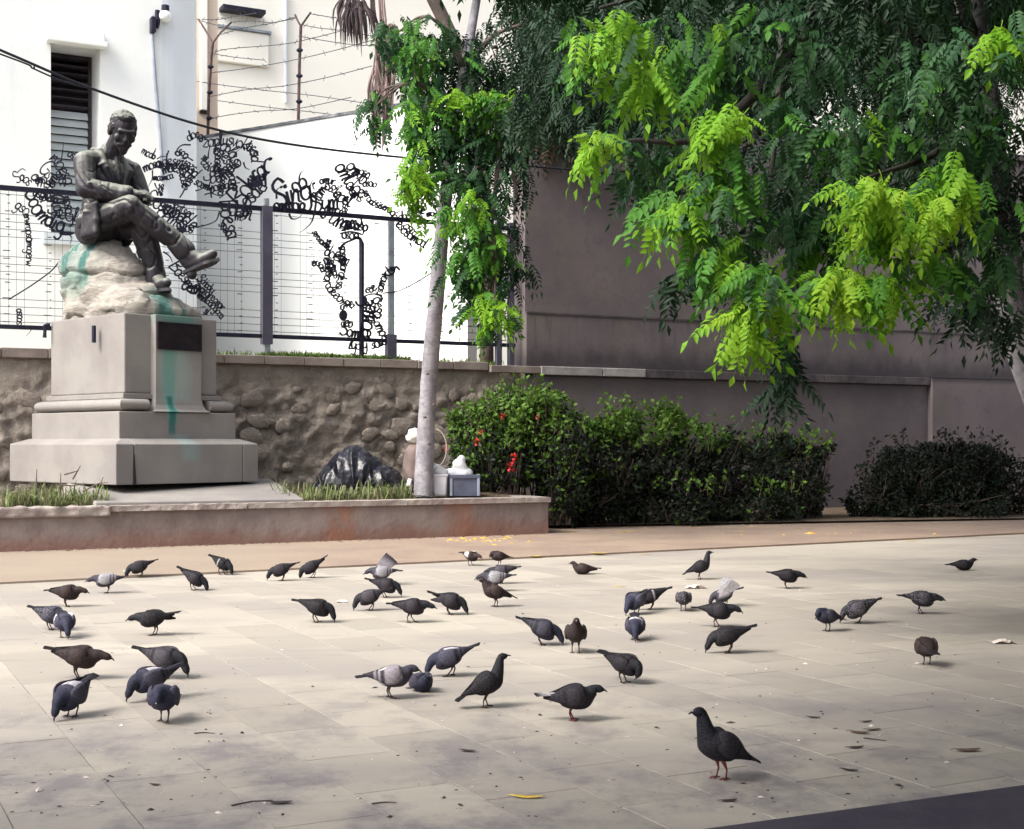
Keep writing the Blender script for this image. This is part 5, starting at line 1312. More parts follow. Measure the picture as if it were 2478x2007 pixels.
added_shade_tree(6.5, -3.5, 'added unseen tree shading the scene from behind the viewer', [((6.2, -2.5, 5.0), (3.6, 2.8, 2.8), 2200), ((2.2, -4.5, 5.4), (3.0, 2.6, 2.8), 1700), ((9.5, 1.0, 4.6), (3.0, 3.0, 3.0), 1600)], 62)

# dense dark tree behind the grey wall
d0 = WALL.at(s_end + 6, 0, 3.2)
dt = empty('dark_background_tree', d0, 0, 'dense dark tree behind the grey wall, mostly hidden by nearer leaves', 'tree')
mb = MB(); mb.tube([d0 * 0, Vector((.2, 0, 4)), Vector((-.2, .2, 9))], [.3, .24, .16], 10); mb.build('trunk', M_BARKD, dt, None, True)
dc = [(1400, 120, 27.0, 130, 110, 1.3, 420, 'dark'), (1600, 60, 28.0, 170, 140, 1.5, 600, 'dark'), (1850, 60, 29.0, 200, 160, 1.6, 700, 'dark'), (2150, 80, 30.0, 220, 180, 1.6, 760, 'dark'), (2420, 100, 31.0, 160, 180, 1.6, 520, 'dark'),
      (1320, 20, 27.0, 110, 110, 1.2, 330, 'dark'), (1520, 215, 26.2, 150, 60, .5, 260, 'dark'), (1750, 200, 27.4, 180, 60, .6, 260, 'dark'), (1340, 260, 24.7, 60, 90, .3, 110, 'dry'), (1400, 300, 24.9, 50, 60, .3, 60, 'dark')]
crown(dt, dc, .5, 0, 21, ('dark', 'dry'))

# fan palm with dead hanging fronds
pb = WALL.at(FP.sz(1222, 800)[0], 2.7, .9)
pt = empty('fan_palm', pb, 0, 'fan palm with brown dead fronds hanging beside the slender tree', 'palm')
M_DEAD = plain('dead_frond', (0.13, 0.085, 0.085), (0.24, 0.175, 0.16), 5, .85, .4, 18, aniso=(3, 3, .4))
M_DEADD = plain('dark_dead_frond', (0.035, 0.025, 0.03), (0.07, 0.05, 0.05), 5, .85, .4, 18)
top = P(905, -230, 25.2); mb = MB()
mb.tube(catmull([Vector((0, 0, 0)), Vector((-.05, 0, 2.5)), (P(1150, 250, 25.4) - pb), (P(1020, -60, 25.3) - pb), top - pb], 6), .13, 10); mb.build('trunk', M_BARKD, pt, None, True)
def fan(tipx, tipy, hx, hy, Y, spreadpx, n, seed, m, ln0=.9):
    """a folded dead fan: petiole from the palm head, then hanging strips"""
    rr = random.Random(seed); hub = P(hx, hy, Y); mb = MB()
    mb.tube([top - pb, top.lerp(hub, .5) + Vector((0, -.1, .15)) - pb, hub - pb], [.03, .024, .018], 5)
    for i in range(n):
        u = (i / (n - 1) - .5) * 2
        e = P(tipx + spreadpx * u + rr.uniform(-6, 6), tipy + rr.uniform(-26, 16) - 26 * abs(u), Y + rr.uniform(-.25, .25)); w = rr.uniform(.012, .026)
        a = hub + Vector((u * .16, rr.uniform(-.05, .05), .02 * rr.random())); b = a.lerp(e, .55) + Vector((u * .06, -.05, .06)); sd = Vector((w, rr.uniform(-.5, .5) * w, 0))
        pts = [Vector(q) for q in catmull([a, b, e], 3)]; vs = []
        for k, q in enumerate(pts): f = math.sin(PI * (.22 + .74 * k / (len(pts) - 1))); vs += [q - sd * f - pb, q + Vector((0, -.015, 0)) * f - pb, q + sd * f - pb]
        mb.add(vs, [(k * 3 + j, k * 3 + j + 1, k * 3 + 4 + j, k * 3 + 3 + j) for k in range(len(pts) - 1) for j in (0, 1)])
    return mb.build('dead_frond', m, pt)
fan(868, 128, 860, 5, 24.6, 52, 22, 1, M_DEADD); fan(872, 112, 866, 20, 24.5, 30, 16, 2, M_DEADD); fan(850, 100, 850, -10, 24.7, 40, 14, 3, M_DEADD)
fan(928, 330, 932, 120, 24.4, 14, 16, 4, M_DEAD); fan(922, 380, 930, 210, 24.3, 12, 14, 5, M_DEAD); fan(932, 300, 936, 80, 24.5, 12, 14, 6, M_DEAD); fan(915, 300, 928, 160, 24.4, 16, 12, 8, M_DEAD); fan(940, 250, 934, 60, 24.4, 14, 14, 9, M_DEAD)
mb = MB()
for a in (((905, -230), (900, 30), (932, 120)), ((910, -230), (905, 20), (935, 90)), ((915, -200), (925, 40), (938, 70))):
    mb.tube(catmull([P(*q, 24.6) - pb for q in a], 6), .028, 5)
mb.build('dry_stalk', M_DEADD, pt)

# ------------------------------------------------------------------ shrubs and hedges (small leaves on a twiggy core)
def small_leaf_mesh(name, pts, nrm, size, m, rng):
    n = len(pts); d = rng.normal(0, 1, (n, 3)) + nrm * 1.1; d /= np.linalg.norm(d, axis=1, keepdims=True)
    r = rng.normal(0, 1, (n, 3)); sd = np.cross(d, r); sd /= np.linalg.norm(sd, axis=1, keepdims=True); ln = size * rng.uniform(.6, 1.3, n)[:, None]
    fw = np.cross(sd, d) * .55 + d * .4; fw /= np.linalg.norm(fw, axis=1, keepdims=True); w = ln * .27
    nn = np.cross(sd, fw)
    V = np.stack([pts, pts + fw * ln * .5 + sd * w + nn * w * .3, pts + fw * ln - nn * w * .25, pts + fw * ln * .5 - sd * w + nn * w * .3], 1).reshape(-1, 3)
    b = np.arange(n)[:, None] * 4
    return raw_mesh(name, V, np.concatenate([b + np.array([0, 1, 2]), b + np.array([0, 2, 3])]), m)
def shrub(name, label, boxes, n, size, m, seed, cat='shrub', lit_tone=None, cover=()):
    """boxes: ellipsoid lumps (centre, radii)"""
    rng = np.random.default_rng(seed); c0 = Vector(boxes[0][0]); base = Vector((c0.x, c0.y, .06))
    o = empty(name, base, 0, label, cat); bs = np.array(base)
    vol = np.array([b[1][0] * b[1][2] for b in boxes]); vol = vol / vol.sum(); L = []
    for (c, r), v in zip(boxes, vol):
        k = int(n * v); q = in_ellipsoid(k, c, r, rng, .35); q += np.array([noise.noise_vector(Vector(p) * 1.7) for p in q]) * .26 + np.array([noise.noise_vector(Vector(p) * 5.0) for p in q]) * .09
        d = (q - np.array(c)) / np.array(r); L.append((q, d / (np.linalg.norm(d, axis=1, keepdims=True) + 1e-6)))
    q = np.concatenate([a for a, _ in L]); d = np.concatenate([b for _, b in L]); ok = q[:, 2] > .09; q, d = q[ok], d[ok]
    if lit_tone:  # brighter leaves put the sunlight on the tops into colour
        f = np.array([lit_tone[1](p) for p in q]); pick = rng.random(len(q)) < f
        link_mesh('foliage', small_leaf_mesh('foliage', q[pick] - bs, d[pick], size * 1.15, lit_tone[0], rng), None, o, 'stuff'); q, d = q[~pick], d[~pick]
    link_mesh('foliage', small_leaf_mesh('foliage', q - bs, d, size, m, rng), None, o, 'stuff')
    mb = MB(); rr = random.Random(seed)
    for (c, r) in boxes:
        c = Vector(c)
        for k in range(26):
            a = Vector((c.x + rr.uniform(-.4, .4) * r[0], c.y + rr.uniform(-.3, .3) * r[1], .08)); e = c + Vector((rr.uniform(-.9, .9) * r[0], rr.uniform(-.9, .9) * r[1], rr.uniform(.1, .85) * r[2]))
            mb.tube([a - base, a.lerp(e, .5) + Vector((0, 0, .1)) - base, e - base], [.018, .012, .004], 4, False)
    SV = []
    for (c, r) in boxes:
        for k in range(9):
            a = Vector((c[0] + rr.uniform(-.9, .9) * r[0], c[1] + rr.uniform(-.8, .3) * r[1], c[2] + r[2] * rr.uniform(.5, .85))); e = a + Vector((rr.uniform(-.16, .16), rr.uniform(-.2, .1), rr.uniform(.18, .42)))
            mb.tube([a - base, a.lerp(e, .5) + Vector((rr.uniform(-.03, .03), 0, 0)) - base, e - base], [.006, .005, .002], 4, False)
            SV += [a.lerp(e, t_) + Vector((rr.uniform(-.04, .04), rr.uniform(-.04, .04), 0)) for t_ in (.3, .45, .6, .7, .8, .9, 1)]
    SV = np.array([tuple(q_) for q_ in SV]); link_mesh('shoot_leaves', small_leaf_mesh('shoot_leaves', SV - bs, rng.normal(0, 1, SV.shape), size * 1.1, lit_tone[0] if lit_tone else m, rng), None, o, 'stuff')
    mb.build('stem', M_BARKD, o, 'stuff')
    return o
def lump(x, y, Y, rx, ry, rz): c = P(x, y, Y); return ((c.x, c.y, c.z), (rx * Y / FOC, rz, ry * Y / FOC))
fs = shrub('flowering_shrub', 'leafy shrub with red flowers growing beside the white box and planter end',
           [lump(1150, 1060, 21.6, 80, 80, .6), lump(1240, 1040, 21.8, 90, 90, .65), lump(1310, 1020, 21.8, 80, 85, .6), lump(1210, 1130, 21.3, 110, 70, .5), lump(1355, 1130, 21.5, 60, 130, .5), lump(1330, 1005, 22.2, 60, 36, .4), lump(1370, 1200, 21.5, 30, 70, .35)],
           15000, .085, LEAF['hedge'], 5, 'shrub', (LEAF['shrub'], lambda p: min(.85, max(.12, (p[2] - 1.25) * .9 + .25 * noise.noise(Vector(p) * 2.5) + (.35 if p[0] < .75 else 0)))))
rr = random.Random(4)
M_RED = plain('red_petal', (0.75, 0.035, 0.045), (0.6, 0.06, 0.07), 20, .6, 0); M_PINK = plain('coral_petal', (0.80, 0.22, 0.15), (0.7, 0.14, 0.12), 20, .6, 0)
for i, (x, y, r, m) in enumerate(((1078, 1086, 9, M_RED), (1153, 1070, 9, M_RED), (1163, 1046, 8, M_PINK), (1216, 1007, 8, M_RED), (1245, 1108, 12, M_RED), (1236, 1131, 13, M_RED), (1300, 1010, 6, M_PINK))):
    c = P(x, y, 20.85); s = r * 20.85 / FOC; mb = MB(); bs = Vector(fs.location)
    for k in range(22):
        d = Vector((rr.gauss(0, 1), rr.gauss(-.4, 1), rr.gauss(0, 1))).normalized(); a = c + d * s * .5; e = c + d * s * 1.1; sd = d.cross(Vector((.3, .2, 1))).normalized() * s * .32
        mb.add([a - bs, (a + e) / 2 + sd - bs, e - bs, (a + e) / 2 - sd - bs], [(0, 1, 2), (0, 2, 3)])
    mb.build('flower', m, fs)
shrub('dark_hedge', 'long dark bushy hedge against the grey wall, only its top coloured as sunlit',
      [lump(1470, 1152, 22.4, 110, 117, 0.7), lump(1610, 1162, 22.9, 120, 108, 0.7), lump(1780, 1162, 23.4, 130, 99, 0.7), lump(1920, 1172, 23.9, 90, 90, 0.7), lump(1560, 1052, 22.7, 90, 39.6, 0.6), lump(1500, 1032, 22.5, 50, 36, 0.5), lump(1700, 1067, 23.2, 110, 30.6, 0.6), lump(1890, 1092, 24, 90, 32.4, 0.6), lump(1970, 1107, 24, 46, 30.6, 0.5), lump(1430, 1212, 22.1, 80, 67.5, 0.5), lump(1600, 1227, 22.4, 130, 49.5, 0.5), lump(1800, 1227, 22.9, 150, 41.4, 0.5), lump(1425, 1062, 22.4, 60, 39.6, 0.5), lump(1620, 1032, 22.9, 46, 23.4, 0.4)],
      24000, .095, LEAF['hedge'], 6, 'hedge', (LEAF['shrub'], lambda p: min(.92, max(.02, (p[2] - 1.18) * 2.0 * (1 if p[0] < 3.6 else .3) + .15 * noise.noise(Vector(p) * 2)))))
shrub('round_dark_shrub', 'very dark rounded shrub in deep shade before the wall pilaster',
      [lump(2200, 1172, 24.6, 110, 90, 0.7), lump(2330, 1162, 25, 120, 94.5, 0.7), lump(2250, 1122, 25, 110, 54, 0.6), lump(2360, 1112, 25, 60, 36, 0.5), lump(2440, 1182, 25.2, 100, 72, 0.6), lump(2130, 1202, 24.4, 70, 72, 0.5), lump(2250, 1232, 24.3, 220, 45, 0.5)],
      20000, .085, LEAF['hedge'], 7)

# grass blades
def grass(name, spots, m, seed, h=(.10, .32), parent=None):
    rng = np.random.default_rng(seed); V, F = [], []; b = 0
    for (x, y, z) in spots:
        a = rng.uniform(0, 2 * PI); L = rng.uniform(*h) * rng.choice([.55, .8, 1.0, 1.25]); le = rng.uniform(.1, 1.3) * L; w = rng.uniform(.006, .014)
        d = np.array((math.cos(a), math.sin(a), 0)); s = np.array((-d[1], d[0], 0)) * w; p = np.array((x, y, z))
        q1 = p + d * le * .3 + np.array((0, 0, L * .6)); q2 = p + d * le + np.array((0, 0, L * (1 - .5 * le / L)))
        V += [p - s, p + s, q1 - s * .8, q1 + s * .8, q2]; F += [(b, b + 1, b + 3), (b, b + 3, b + 2), (b + 2, b + 3, b + 4)]; b += 5
    me = raw_mesh(name, np.array(V), np.array(F), m); o = link_mesh(name, me, None, parent, 'stuff'); return o
rr = random.Random(12)
def planter_spots(x0, x1, n, d0, d1):
    L = []
    for _ in range(n):
        x = rr.uniform(x0, x1); k = (x - CX) / FOC; dpt = rr.uniform(d0, d1)
        q0_ = PA - pn * dpt; Y = (pd.y * q0_.x - pd.x * q0_.y) / (pd.y * k - pd.x)
        L.append((k * Y, Y, .54 + .06 * min(1, dpt)))
    return L
M_GRASSP = m_leaf('pale_grass', (0.36, 0.36, 0.20), (0.13, 0.15, 0.07), .3, .6)
M_GRASSG = m_leaf('green_grass', (0.10, 0.17, 0.04), (0.16, 0.24, 0.06), .3, .6)
sp = planter_spots(10, 215, 420, .25, .75) + planter_spots(190, 262, 60, .25, .45) + planter_spots(-40, 120, 160, .3, 1.0) + planter_spots(755, 985, 330, .35, .75) + planter_spots(660, 800, 160, .5, 1.6) + planter_spots(800, 1000, 120, .3, .5)
o = grass('grass', sp, M_GRASSP, 4, (.08, .30)); tag(o, 'dry pale grass tufts in the planter soil', 'grass')
sp = planter_spots(10, 260, 150, .25, .8) + planter_spots(680, 990, 90, .35, .8)
o = grass('grass', sp, M_GRASSG, 5, (.1, .34)); tag(o, 'green grass blades in the planter soil', 'grass')
L = []
for _ in range(5200):
    x = rr.uniform(640, 1000) if rr.random() < .8 else rr.uniform(530, 1230); t, _z = WALL.sz(x, 850); q = WALL.at(t, 2.78, rr.uniform(.05, .5)); L.append(tuple(q))
o = grass('grass', L, M_GRASSG, 6, (.03, .15)); tag(o, 'low green grass along the top of the retaining wall', 'grass')

# ------------------------------------------------------------------ things lying in the planter
M_BAG = None
t = NT('black_bin_bag'); t.color(t.mix(t.ramp(t.noise(t.pos(), 3, 4), .35, .7), (0.006, 0.006, 0.010), (0.012, 0.013, 0.024))); t.set(Roughness=.24, Specular_IOR_Level=.5); t.bump(t.noise(t.mapped(t.pos(), (1, 1, .5)), 9, 6), .6, .04); M_BAG = t.m
c = P(868, 1186, 20.4); c.z = .60
bag = empty('bin_bag', c, 0, 'big black plastic rubbish bag slumped against the rubble wall', 'bag')
mb = MB(); E = lambda a, r: mb.ellipsoid(a, r, None, 18, 12)
E((-.05, 0, .26), (.42, .38, .42)); E((-.28, .0, .16), (.34, .36, .28)); E((.25, .0, .16), (.40, .36, .26)); E((.48, .02, .07), (.3, .3, .15)); E((-.08, .02, .45), (.26, .25, .25)); E((-.42, 0, .08), (.25, .3, .18))
me = remesh(mb, .016, 3)
displace(me, lambda q: .034 * (1 - 2 * abs(noise.noise(Vector((q.x * 6.5, q.y * 4, q.z * .8))))) +   .008 * (1 - 2 * abs(noise.noise(Vector((q.x * 15, q.y * 9, q.z * 3)) ))) + .012 * noise.fractal(q * 6, 1, 2, 4))
for v in me.vertices: v.co.z = max(v.co.z, -.06)
link_mesh('bag_body', me, M_BAG, bag, None, True)

M_FOAM = plain('white_plastic', (0.76, 0.76, 0.80), (0.66, 0.66, 0.72), 6, .55, .2, 20)
M_CRATE = plain('blue_grey_crate', (0.13, 0.14, 0.20), (0.09, 0.10, 0.15), 4, .45, .1)
c = P(1062, 1192, 20.2); c.z = .585
box = empty('white_tub', c, R(12), 'white plastic tub with a crumpled lid beside the slender trunk', 'tub')
mb = MB(); mb.box((-.095, -.12, 0), (.095, .12, .31), None, -.015); bevel(mb.build('tub_body', M_FOAM, box), .03, 3)
mb = MB(); mb.box((-.115, -.145, .285), (.115, .145, .325)); bevel(mb.build('rim', M_FOAM, box), .015, 2)
mb = MB(); mb.ellipsoid((-.02, 0, .375), (.10, .11, .09)); mb.ellipsoid((.06, 0, .355), (.09, .10, .06)); me = remesh(mb, .02, 2); displace(me, lambda q: .02 * noise.noise(q * 9)); link_mesh('rounded_lid', me, M_FOAM, box, None, True)
c = P(1118, 1190, 20.4); c.z = .58
cr = empty('grey_crate', c, R(14), 'dark blue grey plastic crate standing on the planter edge', 'crate')
w, d, h, tt = .215, .2, .31, .022
mb = MB(); mb.box((-w, -d, 0), (w, d, tt)); mb.build('base', M_CRATE, cr)
for x0, x1, y0, y1 in ((-w, w, -d, -d + tt), (-w, w, d - tt, d), (-w, -w + tt, -d + tt, d - tt), (w - tt, w, -d + tt, d - tt)):
    mb = MB(); mb.box((x0, y0, tt + .001), (x1, y1, h)); mb.build('side_panel', M_CRATE, cr)
for x in (-w - .012, w - .028): 
    mb = MB(); mb.box((x, -d - .02, 0), (x + .04, -d - .002, h + .01)); bevel(mb.build('corner_rib', plain('pale_rib', (.36, .4, .5), (.28, .3, .4), 5, .4, 0), cr), .008)
mb = MB(); mb.box((-w - .02, -d - .022, h - .05), (w + .02, -d - .003, h + .005)); bevel(mb.build('rim', M_CRATE, cr), .008)
sb = empty('white_sack', P(1112, 1120, 20.4), 0, 'crumpled white plastic sack peaking out of the grey crate', 'bag')
sb.location.z = .58
mb = MB(); mb.ellipsoid((0, 0, .32), (.20, .17, .07)); mb.ellipsoid((.0, 0, .42), (.11, .09, .13)); mb.ellipsoid((.03, 0, .50), (.06, .05, .11)); mb.ellipsoid((-.11, 0, .35), (.10, .1, .07)); mb.ellipsoid((.11, 0, .34), (.09, .1, .05))
me = remesh(mb, .018, 2); displace(me, lambda q: .018 * noise.noise(q * 11) + .012 * (1 - 2 * abs(noise.noise(q * 6)))); link_mesh('sack_body', me, M_FOAM, sb, None, True)

c = P(1004, 1192, 20.5); c.z = .58
sk = empty('brown_sack', c, 0, 'brown cloth sack half hidden behind the slender trunk', 'sack')
M_SACK = plain('brown_sackcloth', (0.20, 0.15, 0.135), (0.14, 0.105, 0.10), 4, .9, .4, 30)
mb = MB(); mb.ellipsoid((0, .0, .42), (.17, .16, .40)); mb.ellipsoid((.08, 0, .3), (.2, .17, .3)); mb.ellipsoid((.03, 0, .1), (.16, .16, .14)); me = remesh(mb, .022, 3); displace(me, lambda q: .02 * (1 - 2 * abs(noise.noise(Vector((q.x * 8, q.y * 8, q.z * 3)))))); link_mesh('sack_body', me, M_SACK, sk, None, True)
mb = MB(); mb.tube([(-.07, -.17, .02), (-.075, -.18, .16), (-.06, -.17, .25)], [.04, .045, .03], 8); mb.build('white_strap', M_FOAM, sk, None, True)
wbn = empty('white_bundle', c + Vector((-.02, -.04, .79)), 0, 'round white bundle resting on top of the brown sack', 'bundle')
mb = MB(); mb.ellipsoid((0, 0, .10), (.12, .11, .115)); mb.ellipsoid((.06, 0, .16), (.08, .08, .07)); me = remesh(mb, .014, 2); displace(me, lambda q: .012 * noise.noise(q * 14)); link_mesh('bundle_body', me, plain('cream_cloth', (0.78, .75, .66), (.7, .66, .58), 6, .8, .3), wbn, None, True)
mb = MB(); mb.tube([(-.11, -.06, .12), (-.06, -.10, .22), (.03, -.1, .235), (.1, -.06, .2)], .012, 5); mb.build('dark_cord', M_CABLE, wbn)
hp = empty('wire_hoop', P(1078, 1085, 20.7), 0, 'thin bent hoop leaning behind the slender trunk', 'hoop')
mb = MB(); mb.tube([P(1055 + 26 * math.sin(R(a)), 1085 - 45 * math.cos(R(a)), 20.6) - hp.location for a in range(0, 171, 15)], .012, 5); mb.build('hoop_wire', plain('pale_cane', (.36, .3, .26)), hp)
# bare stems sticking out of the grass
mb = MB()
for a in (((88, 1200), (88, 1165), (89, 1136)), ((145, 1198), (146, 1175), (147, 1145)), ((156, 1149), (178, 1143), (190, 1139)), ((176, 1160), (186, 1143), (195, 1127)), ((200, 1190), (240, 1170), (262, 1168)), ((148, 1174), (176, 1176), (205, 1172)), ((238, 1195), (240, 1178), (250, 1155))):
    mb.tube([P(*q, 17.6) for q in a], [.012, .009, .004], 5)
o = mb.build('dry_stems', M_BARKD, None, 'stuff'); tag(o, 'dark dry stems sticking up from the planter grass', 'stems')
# ------------------------------------------------------------------ pigeons
def m_plumage(name, mott=0.0):
    t = NT(name)
    at = t.n('Attribute', attribute_name='Col'); p = t.obj()
    n = t.noise(t.mapped(p, (1, 1, 1.6)), 60, 5, .7)
    c = t.mix(t.mul(t.ramp(n, .42, .72), .55), at.outputs['Color'], (0.010, 0.008, 0.012))
    n2 = t.noise(t.mapped(p, (.55, 1, 1.8)), 95, 4, .7)
    c = t.mix(t.mul(t.ramp(n2, .56, .70), .5), c, t.mix(.8, c, (0.13, 0.12, 0.135), 'ADD') if False else t.mix(.55, c, (0.11, 0.10, 0.12)))
    vf = t.n('TexVoronoi', feature='DISTANCE_TO_EDGE'); vf.inputs['Scale'].default_value = 62; t.l(t.mapped(p, (.7, 1, 1.25)), vf.inputs['Vector'])
    c = t.mix(t.mul(t.ramp(vf.outputs['Distance'], .16, .03), .16), c, t.mix(.5, c, (0.15, 0.14, 0.16)))
    if mott:
        v = t.n('TexVoronoi'); v.inputs['Scale'].default_value = 85; t.l(p, v.inputs['Vector'])
        c = t.mix(t.mul(t.ramp(v.outputs['Distance'], .5, .2), mott), c, (0.22, 0.20, 0.225))
    t.color(c); t.set(Roughness=.68, Specular_IOR_Level=.15)
    t.b.inputs['Sheen Weight'].default_value = 0.0
    t.bump(t.noise(t.mapped(p, (.5, 1, 1)), 90, 4), .35, .004)
    return t.m
M_PLUM, M_MOTT = m_plumage('plumage'), m_plumage('mottled_plumage', .45)
M_LEG = plain('red_leg', (0.15, 0.03, 0.032), (0.09, .022, .026), 60, .6, .2, 200)
M_LEGD = plain('dark_leg', (0.045, 0.022, 0.022), (0.03, .016, .02), 60, .6, .2, 200)
M_BEAK = plain('dark_beak', (0.025, 0.022, 0.024), None, 60, .45, 0)
M_EYE = plain('dark_amber_eye', (0.07, 0.02, 0.008), None, 60, .2, 0)
TONES = {  # body, head and neck, breast, wing, bar, tail
 'black': ((.020, .018, .022), (.016, .016, .022), (.018, .016, .02), (.022, .020, .024), (.012, .011, .014), (.015, .014, .018)),
 'slate': ((.032, .030, .037), (.020, .022, .032), (.026, .024, .032), (.050, .046, .056), (.014, .013, .017), (.022, .02, .026)),
 'blue': ((.085, .09, .135), (.035, .042, .085), (.045, .048, .088), (.105, .108, .15), (.02, .019, .028), (.04, .04, .055)),
 'pale': ((.33, .32, .33), (.045, .045, .06), (.05, .05, .066), (.30, .29, .31), (.03, .028, .034), (.035, .034, .04)),
 'brown': ((.050, .034, .030), (.060, .036, .030), (.048, .032, .028), (.075, .05, .042), (.03, .02, .018), (.03, .021, .02)),
 'grey': ((.075, .072, .082), (.03, .03, .04), (.045, .043, .055), (.115, .11, .125), (.024, .022, .028), (.035, .033, .04)),
}
POSE = {  # body tilt, neck direction, neck length, head pitch, hip height
 'alert': (33, 78, .088, 8, .128), 'stand': (20, 62, .062, 2, .122), 'low': (-3, -10, .058, -26, .118), 'peck': (-13, -60, .072, -72, .108),
 'steep': (-24, -66, .066, -80, .110), 'hunch': (5, 34, .034, -18, .116), 'sit': (6, 58, .048, -4, .058), 'preen': (-12, -75, .05, -120, .108), 'tuck': (14, -35, .03, -60, .116),
}
def pigeon(i, x, y, head, pose, tone, label, L=.375, patch=None, wing=None, mott=False, tail=0, redleg=False, feet=True):
    rr = random.Random(100 + i); z0 = 0.0
    g = G(x, y, 0.0)
    if (g.xy - KA).cross(kd) < 0: z0 = 0.019; g = G(x, y, z0)
    th = R(head)
    o = empty('pigeon', g, th, label, 'pigeon', 'pigeons feeding on the paving'); S = L / .365 ; o.scale = (S, S, S)
    tilt, nd, nl, hp, hz = POSE[pose]; tilt += rr.uniform(-4, 4); nd += rr.uniform(-6, 6); hp += rr.uniform(-6, 6); nl *= rr.uniform(.74, .88) if pose not in ('alert',) else rr.uniform(.86, .95)
    T = TONES[tone]; jc = rr.uniform(.36, .54) if tone != 'pale' else rr.uniform(.75, .95); T = [(q[0] * jc * 1.02, q[1] * jc * .94, q[2] * jc) for q in T]
    pm = M_MOTT if mott else M_PLUM
    ct, st_ = math.cos(R(tilt)), math.sin(R(tilt)); fat = rr.uniform(1.16, 1.3)
    B = lambda a, b, s=0.0: Vector((a * ct - b * st_, s, hz + a * st_ + b * ct))      # body axes -> pigeon axes
    # spine with half-width and half-height
    sp = [(B(-.098, .020), .010, .007), (B(-.080, .018), .027, .019), (B(-.050, .010), .046 * fat, .038 * fat), (B(-.015, .004), .052 * fat, .048 * fat), (B(.022, .002), .054 * fat, .052 * fat), (B(.055, .005), .050 * fat, .050 * fat), (B(.078, .014), .039, .041)]
    nb = B(.088, .022); dirn = Vector((math.cos(R(nd)), 0, math.sin(R(nd)))); hd = nb + dirn * nl
    h = Vector((math.cos(R(hp)), 0, math.sin(R(hp))))
    sp += [(nb + dirn * nl * .40, .0290, .0305), (nb + dirn * nl * .80, .0225, .0235), (hd + h * .006, .0200, .0212), (hd + h * .020, .0188, .0195), (hd + h * .033, .0125, .0125), (hd + h * .040, .0065, .0065)]
    P3 = [np.array([*p, w, e]) for p, w, e in sp]; ring = catmull(P3, 3); n = len(ring); NK = 12
    mb = MB(); vs = []; cols = []
    for k, q in enumerate(ring):
        a = ring[min(k + 1, n - 1)][:3] - ring[max(k - 1, 0)][:3]; a = Vector(a).normalized(); up = Vector((-a.z, 0, a.x)).normalized(); u = k / (n - 1)
        for j in range(NK):
            w = 2 * PI * j / NK; ss, cc = math.sin(w), math.cos(w)
            vs.append(Vector(q[:3]) + Vector((0, 1, 0)) * q[3] * ss + up * q[4] * cc * (1.0 if cc < 0 else .92) * (1 + .03 * noise.noise(Vector((k * .7, j * .9, i)))))
            if u > .56: c = T[1]
            elif u > .42: c = tuple(np.array(T[2]) * (1 - (u - .42) / .14) + np.array(T[1]) * (u - .42) / .14)
            else: c = T[0] if cc > -.3 else T[2]
            if patch == 'back' and .1 < u < .32 and cc > .35: c = (.42, .40, .43)
            if patch == 'rump' and u < .2: c = (.5, .48, .49)
            if u > .5 and u < .68 and abs(ss) > .5: c = tuple(np.array(c) * .85 + np.array((.014, .022, .024)) * .3)
            cols.append(c)
    mb.v = [tuple(v) for v in vs]; mb.c = cols
    mb.f = [(k * NK + j, k * NK + (j + 1) % NK, (k + 1) * NK + (j + 1) % NK, (k + 1) * NK + j) for k in range(n - 1) for j in range(NK)] + [tuple(range(NK))[::-1], tuple(range((n - 1) * NK, n * NK))]
    mb.build('body', pm, o, None, True)
    # beak with the pale cere, eyes
    mb = MB(); b0 = hd + h * .036; dn = Vector((h.z, 0, -h.x)) if h.x >= 0 else Vector((-h.z, 0, h.x)) * -1
    dn = Vector((h.z, 0, -h.x))
    mb.tube([b0, b0 + h * .011 + dn * .001, b0 + h * .020 + dn * .005, b0 + h * .023 + dn * .009], [.0055, .0043, .0028, .0006], 7)
    bk = mb.build('beak', M_BEAK, o, None, True)
    mb = MB(); mb.ellipsoid(b0 + h * .004 - dn * .0042, (.0045, .004, .003), None, 7, 5); mb.build('cere', plain_cere, bk, None, True)
    for s in (-1, 1):
        mb = MB(); mb.ellipsoid(hd + h * .019 - dn * .004 + Vector((0, s * .0158, 0)), (.0034, .0022, .0034), None, 8, 6); mb.build('eye', M_EYE, o, None, True)
    # tail: overlapping feathers, closed or fanned
    tl = rr.uniform(-4, 4) + tail; fan_ = rr.uniform(1.5, 4.5); mb = MB()
    td = Vector((-math.cos(R(tilt + tl)), 0, -math.sin(R(tilt + tl)))); tu = Vector((td.z, 0, -td.x)) if td.x > 0 else Vector((-td.z, 0, td.x)) * -1
    tu = Vector((-td.z, 0, td.x)); tu = tu if tu.z > 0 else -tu; r0 = B(-.070, .020)
    tipc = tuple(np.array(T[4]) * .8); basec = (.46, .44, .45) if patch == 'tail' else T[5]
    for k in range(7):
        a = (k - 3) * fan_; sd = Vector((0, math.sin(R(a)), 0)); d = (td * math.cos(R(a)) + sd).normalized(); w = Vector((0, 1, 0)) * .0105; y = Vector((0, (k - 3) * .0040, 0)); lift = tu * (.002 * (3 - abs(k - 3)))
        p0 = r0 + y + lift; ln = .125 * (1 - .02 * abs(k - 3)); th_ = tu * .0018
        q = []; qc = []
        for f, ww in ((0, .6), (.55, .95), (.93, 1.0), (1.0, .55)):
            m = p0 + d * ln * f; q += [m - w * ww + th_, m + w * ww + th_, m + w * ww - th_, m - w * ww - th_]; qc += [tipc if f > .7 else basec] * 4
        bse = len(mb.v); mb.v += [tuple(p) for p in q]; mb.c += qc
